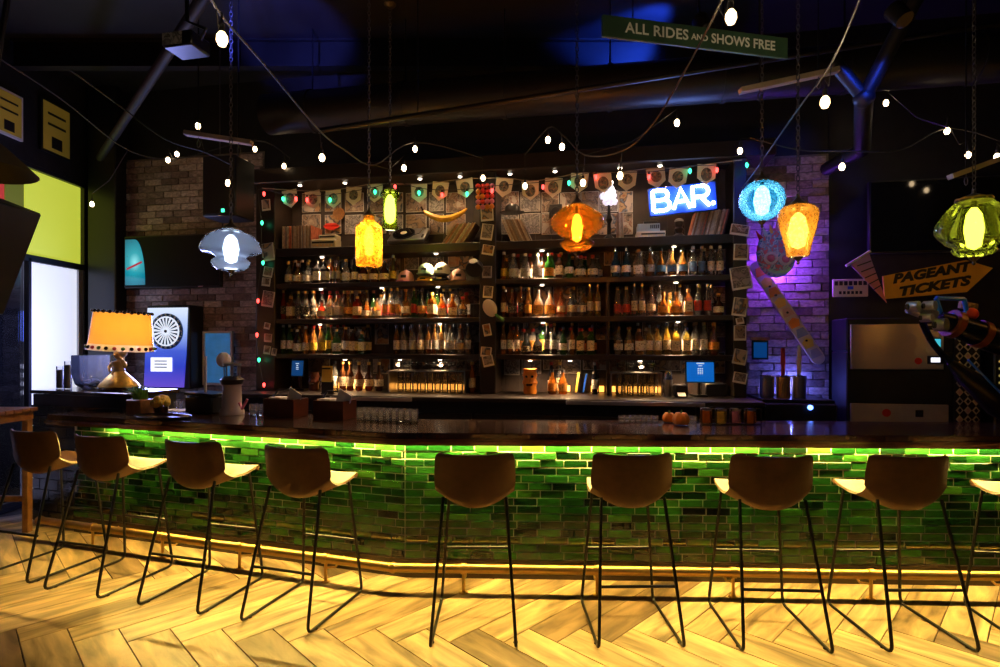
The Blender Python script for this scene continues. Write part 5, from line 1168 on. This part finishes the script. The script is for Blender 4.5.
for x in (-.22, -.11, 0, .11, .22):
    for y in (-.07, .07): MB().tube([(x, y, .004), (x, y, .12)], .005, 5).build('upright', 'black_metal', t)
for k in range(4):
    j = MB().lathe([(.04, .003), (.044, .01), (.044, .09), (.04, .1)], 14, (-.165+k*.11, 0, 0)).build('jar', ('g_amber', 'g_yellow', 'g_pink', 'g_amber')[k], t); MB().cyl(.042, .042, .015, (-.165+k*.11, 0, .1), seg=14).build('lid', 'steel', j)
# ---- wooden high table by the window
t = thing('high_table', 'slatted wooden high table standing by the window', 'table', (-4.55, 4.8, 0))
for k in range(6): MB().box(.70, .078, .035, (0, -.21+k*.084, 1.10), bev=.004).build('slat', 'warm_wood', t, False)
for x in (-.3, .3):
    MB().box(.04, .46, .07, (x, 0, 1.045)).build('rail', 'warm_wood', t, False)
    for y in (-.19, .19): MB().box(.055, .055, 1.01, (x, y, .505), bev=.004).build('leg', 'warm_wood', t, False)
for y in (-.19, .19): MB().box(.55, .03, .05, (0, y, .3)).build('stretcher', 'warm_wood', t, False)
# ---- top left: tilted speaker, cone shade, framed posters
c = at(-44, 245, 3.0)
t = thing('loudspeaker', 'big black loudspeaker tilted downwards beside the window', 'speaker', c); t.rotation_euler = (0, math.radians(21), 0)
MB().box(.46, .35, .62, bev=.01).build('cabinet', 'black_plastic', t); MB().box(.42, .01, .58, (0, -.178, 0), bev=.004).build('grille', 'grille', t); MB().tube([(-.1, .1, .3), (-.5, .1, CEIL-c.z-.3)], .015, 8).build('bracket', 'black_metal', t)
c = at(-30, 169, 3.7)
t = thing('cone_pendant', 'dark olive cone pendant shade above the tilted loudspeaker', 'pendant lamp', c)
MB().lathe([(.36, 0), (.22, .14), (.1, .25), (.04, .3), (.03, .36)], 28, cap=False).build('shade', M('olive_metal', (.1, .08, .02), .4), t); MB().tube([(0, 0, .35), (0, 0, CEIL-c.z)], .006, 6).build('cable', 'cord', t); MB().sph(.05, (0, 0, .15)).build('bulb', M('dim_bulb', (1, .9, .6), .4, emit=(1, .7, .25), es=2), t)
M('poster_yellow', (.6, .42, .06), .6, emit=(.3, .2, .02), es=.12)
for (p0, p1, ya, yb, lab) in ((-10, 20, 98, 142, 'yellow poster with dark lettering in a white frame beside the window head'), (38, 68, 112, 162, 'yellow and black poster in a dark frame over the window')):
    Ya, Yb = -F*XL/(500-p0), -F*XL/(500-p1); zc = (at(p1, ya, Yb).z+at(p1, yb, Yb).z)/2; hh = at(p1, ya, Yb).z-at(p1, yb, Yb).z
    t = thing('framed_poster', lab, 'poster', (XL+.02, (Ya+Yb)/2, zc), PI/2); wd = Yb-Ya
    MB().box(wd, .03, hh, bev=.003).build('frame', 'cap_white' if p0 < 0 else 'black_plastic', t, False); s = MB().box(wd-.05, .006, hh-.05, (0, -.016, 0)).build('print', 'poster_yellow', t, False)
    for k in range(2): MB().box(wd*.6, .003, hh*.045, (0, -.02, hh*(.25-.2*k))).build('lettering_bar', 'sign_black', s, False)
    MB().box(wd*.35, .003, hh*.22, (0, -.02, -hh*.28)).build('figure_block', 'sign_black', s, False)
# ================================================================== ceiling clutter
def pipe(name, lab, cat, pts, r, m_='black_metal', drops=True):
    t = thing(name, lab, cat); P = [at(*p) for p in pts]; MB().tube(P, r, 12).build('pipe', m_, t)
    if drops:
        for p in (P[0].lerp(P[-1], .15), P[0].lerp(P[-1], .85)) if len(P) == 2 else P[1:-1]: MB().tube([p, (p.x, p.y, CEIL)], .006, 5).build('hanger', 'black_metal', t)
    return t
M('dark_duct', (.014, .012, .011), .45, metal=.2); M('steel_beam', (.014, .013, .013), .5, metal=.2)
pipe('conduit', 'long thin conduit pipe crossing under the ceiling behind the green sign', 'pipe', [(318, 131, 4.4), (1010, 22, 4.2)], .02, 'dark_duct')
p0, p1 = pb(245, 158, -.55), pb(1040, 120, -.55)
t = thing('air_duct', 'wide round black air duct along the top of the back bar', 'duct'); z_ = 3.95
p0 = bw(ub(268, -.5), z_, -.5); p1 = bw(ub(1000, -.5)+.3, z_, -.5); MB().tube([p0, p1], .19, 24).build('duct_body', 'dark_duct', t)
for k in range(7): q = p0.lerp(p1, (k+.5)/7); MB().tube([q-U*.02, q+U*.02], .2, 24).build('seam_band', 'steel_beam', t); MB().tube([q, (q.x, q.y, CEIL)], .008, 5).build('hanger', 'black_metal', t)
for k, Yb in enumerate((3.0, 4.3, 5.6)):
    o = MB().box(11, .10, .02, (0.6, 0, .02)).box(11, .02, .26, (.6, 0, .15)).box(11, .10, .02, (.6, 0, .28)).build('ceiling_beam', 'steel_beam', None, False, (0, Yb, CEIL-.29)); tag(o, 'black steel ceiling beam, %s' % ('over the bar stools', 'over the bar counter', 'in front of the back bar')[k], 'beam')
pipe('brace', 'slanting steel brace near the window corner', 'brace', [(228, -40, 3.2), (100, 158, 6.4)], .04, 'black_paint', False)
t = thing('pipe_branch', 'forked black pipe lit blue beside the chains of the honey lamp', 'pipe'); J = at(864, 98, 3.9)
MB().tube([J, at(862, 150, 4.6)], .06, 12).build('stem_pipe', 'dark_duct', t); MB().tube([J, at(834, 62, 3.9)], .045, 12).build('branch_pipe', 'dark_duct', t); MB().tube([J, at(922, -14, 3.6)], .05, 12).build('branch_pipe', 'dark_duct', t); MB().sph(.07, J).build('joint', 'dark_duct', t)
MB().tube([at(862, 150, 4.6), at(862, 150, 4.6)+Vector((0, .5, .0))], .06, 10).build('elbow', 'dark_duct', t)
for (x0, y0, Ya, x1, y1, Yb, lab) in ((185, 133, 4.4, 252, 143, 4.4, 'pale wooden batten hung over the black loudspeaker'), (740, 91, 3.75, 838, 70, 3.75, 'pale wooden batten hung behind the chains below the green sign'), (950, 177, 3.9, 1030, 148, 3.9, 'pale wooden batten hung above the dark television')):
    a, b_ = at(x0, y0, Ya), at(x1, y1, Yb); t = thing('batten', lab, 'batten'); d_ = (b_-a); ang = math.atan2(-d_.z, d_.x)
    o = MB().box(d_.length, .06, .035, bev=.004).build('slat', 'pale_batten', t, False); o.location = (a+b_)/2; o.rotation_euler = (0, ang, 0)
    for s in (.2, .8): q = a.lerp(b_, s); MB().tube([q, (q.x, q.y, CEIL)], .005, 5).build('hanger', 'black_metal', t); MB().tube([(q.x+.012*math.cos(k*PI/4), q.y, q.z-.07+.03*math.sin(k*PI/4)) for k in range(8)], .004, 5, closed=True).tube([q, q-Vector((0, 0, .045))], .004, 4).build('hook_ring', 'chain_metal', t)
c = at(187, 45, 3.3); t = thing('ceiling_projector', 'small ceiling spotlight box with a printed label near the big bulb', 'projector', c, -.2)
MB().box(.2, .16, .09, bev=.01).build('housing', 'black_metal', t); MB().box(.13, .004, .07, (-.03, -.082, 0)).build('label_plate', 'print_d', t, False); MB().tube([(.08, 0, 0), (.13, 0, .08), (0, 0, .14), (0, 0, CEIL-c.z)], .012, 6).build('yoke', 'black_metal', t)
aim(lamp('projector_beam', 'SPOT', (.0, .12, .08), 420, (.1, .12, 1), .05, t, spot=.55), (-2.45, 5.3, 4.75), c)
c = at(700, 20, 4.75); t = thing('stage_light', 'blue stage light can hung behind the green sign', 'stage light', c); MB().lathe([(.07, 0), (.075, .16), (.05, .18)], 16, rot=(2.6, 0, .4)).build('can', 'black_metal', t); MB().tube([(0, 0, 0), (0, .05, CEIL-c.z)], .012, 6).build('yoke', 'black_metal', t); MB().cyl(.055, .055, .006, (0, 0, .0), (2.6, 0, .4), 16).build('lens', 'blue_glow', t)
aim(lamp('stage_beam', 'SPOT', (-.08, .06, .02), 300, (.02, .08, 1), .05, t, spot=1.0), (1.25, 5.45, 4.75), c)
c = at(905, 20, 3.3); t = thing('stage_light', 'second blue stage light can above the forked pipe', 'stage light', c); MB().lathe([(.05, 0), (.055, .12), (.03, .14)], 16, rot=(-.6, 0, .4)).build('can', 'black_metal', t); MB().tube([(0, 0, .1), (0, .05, CEIL-c.z)], .01, 6).build('yoke', 'black_metal', t)
aim(lamp('stage_beam', 'SPOT', (0, .03, -.03), 60, (.02, .07, 1), .04, t, spot=.75), at(858, 92, 3.9), c)
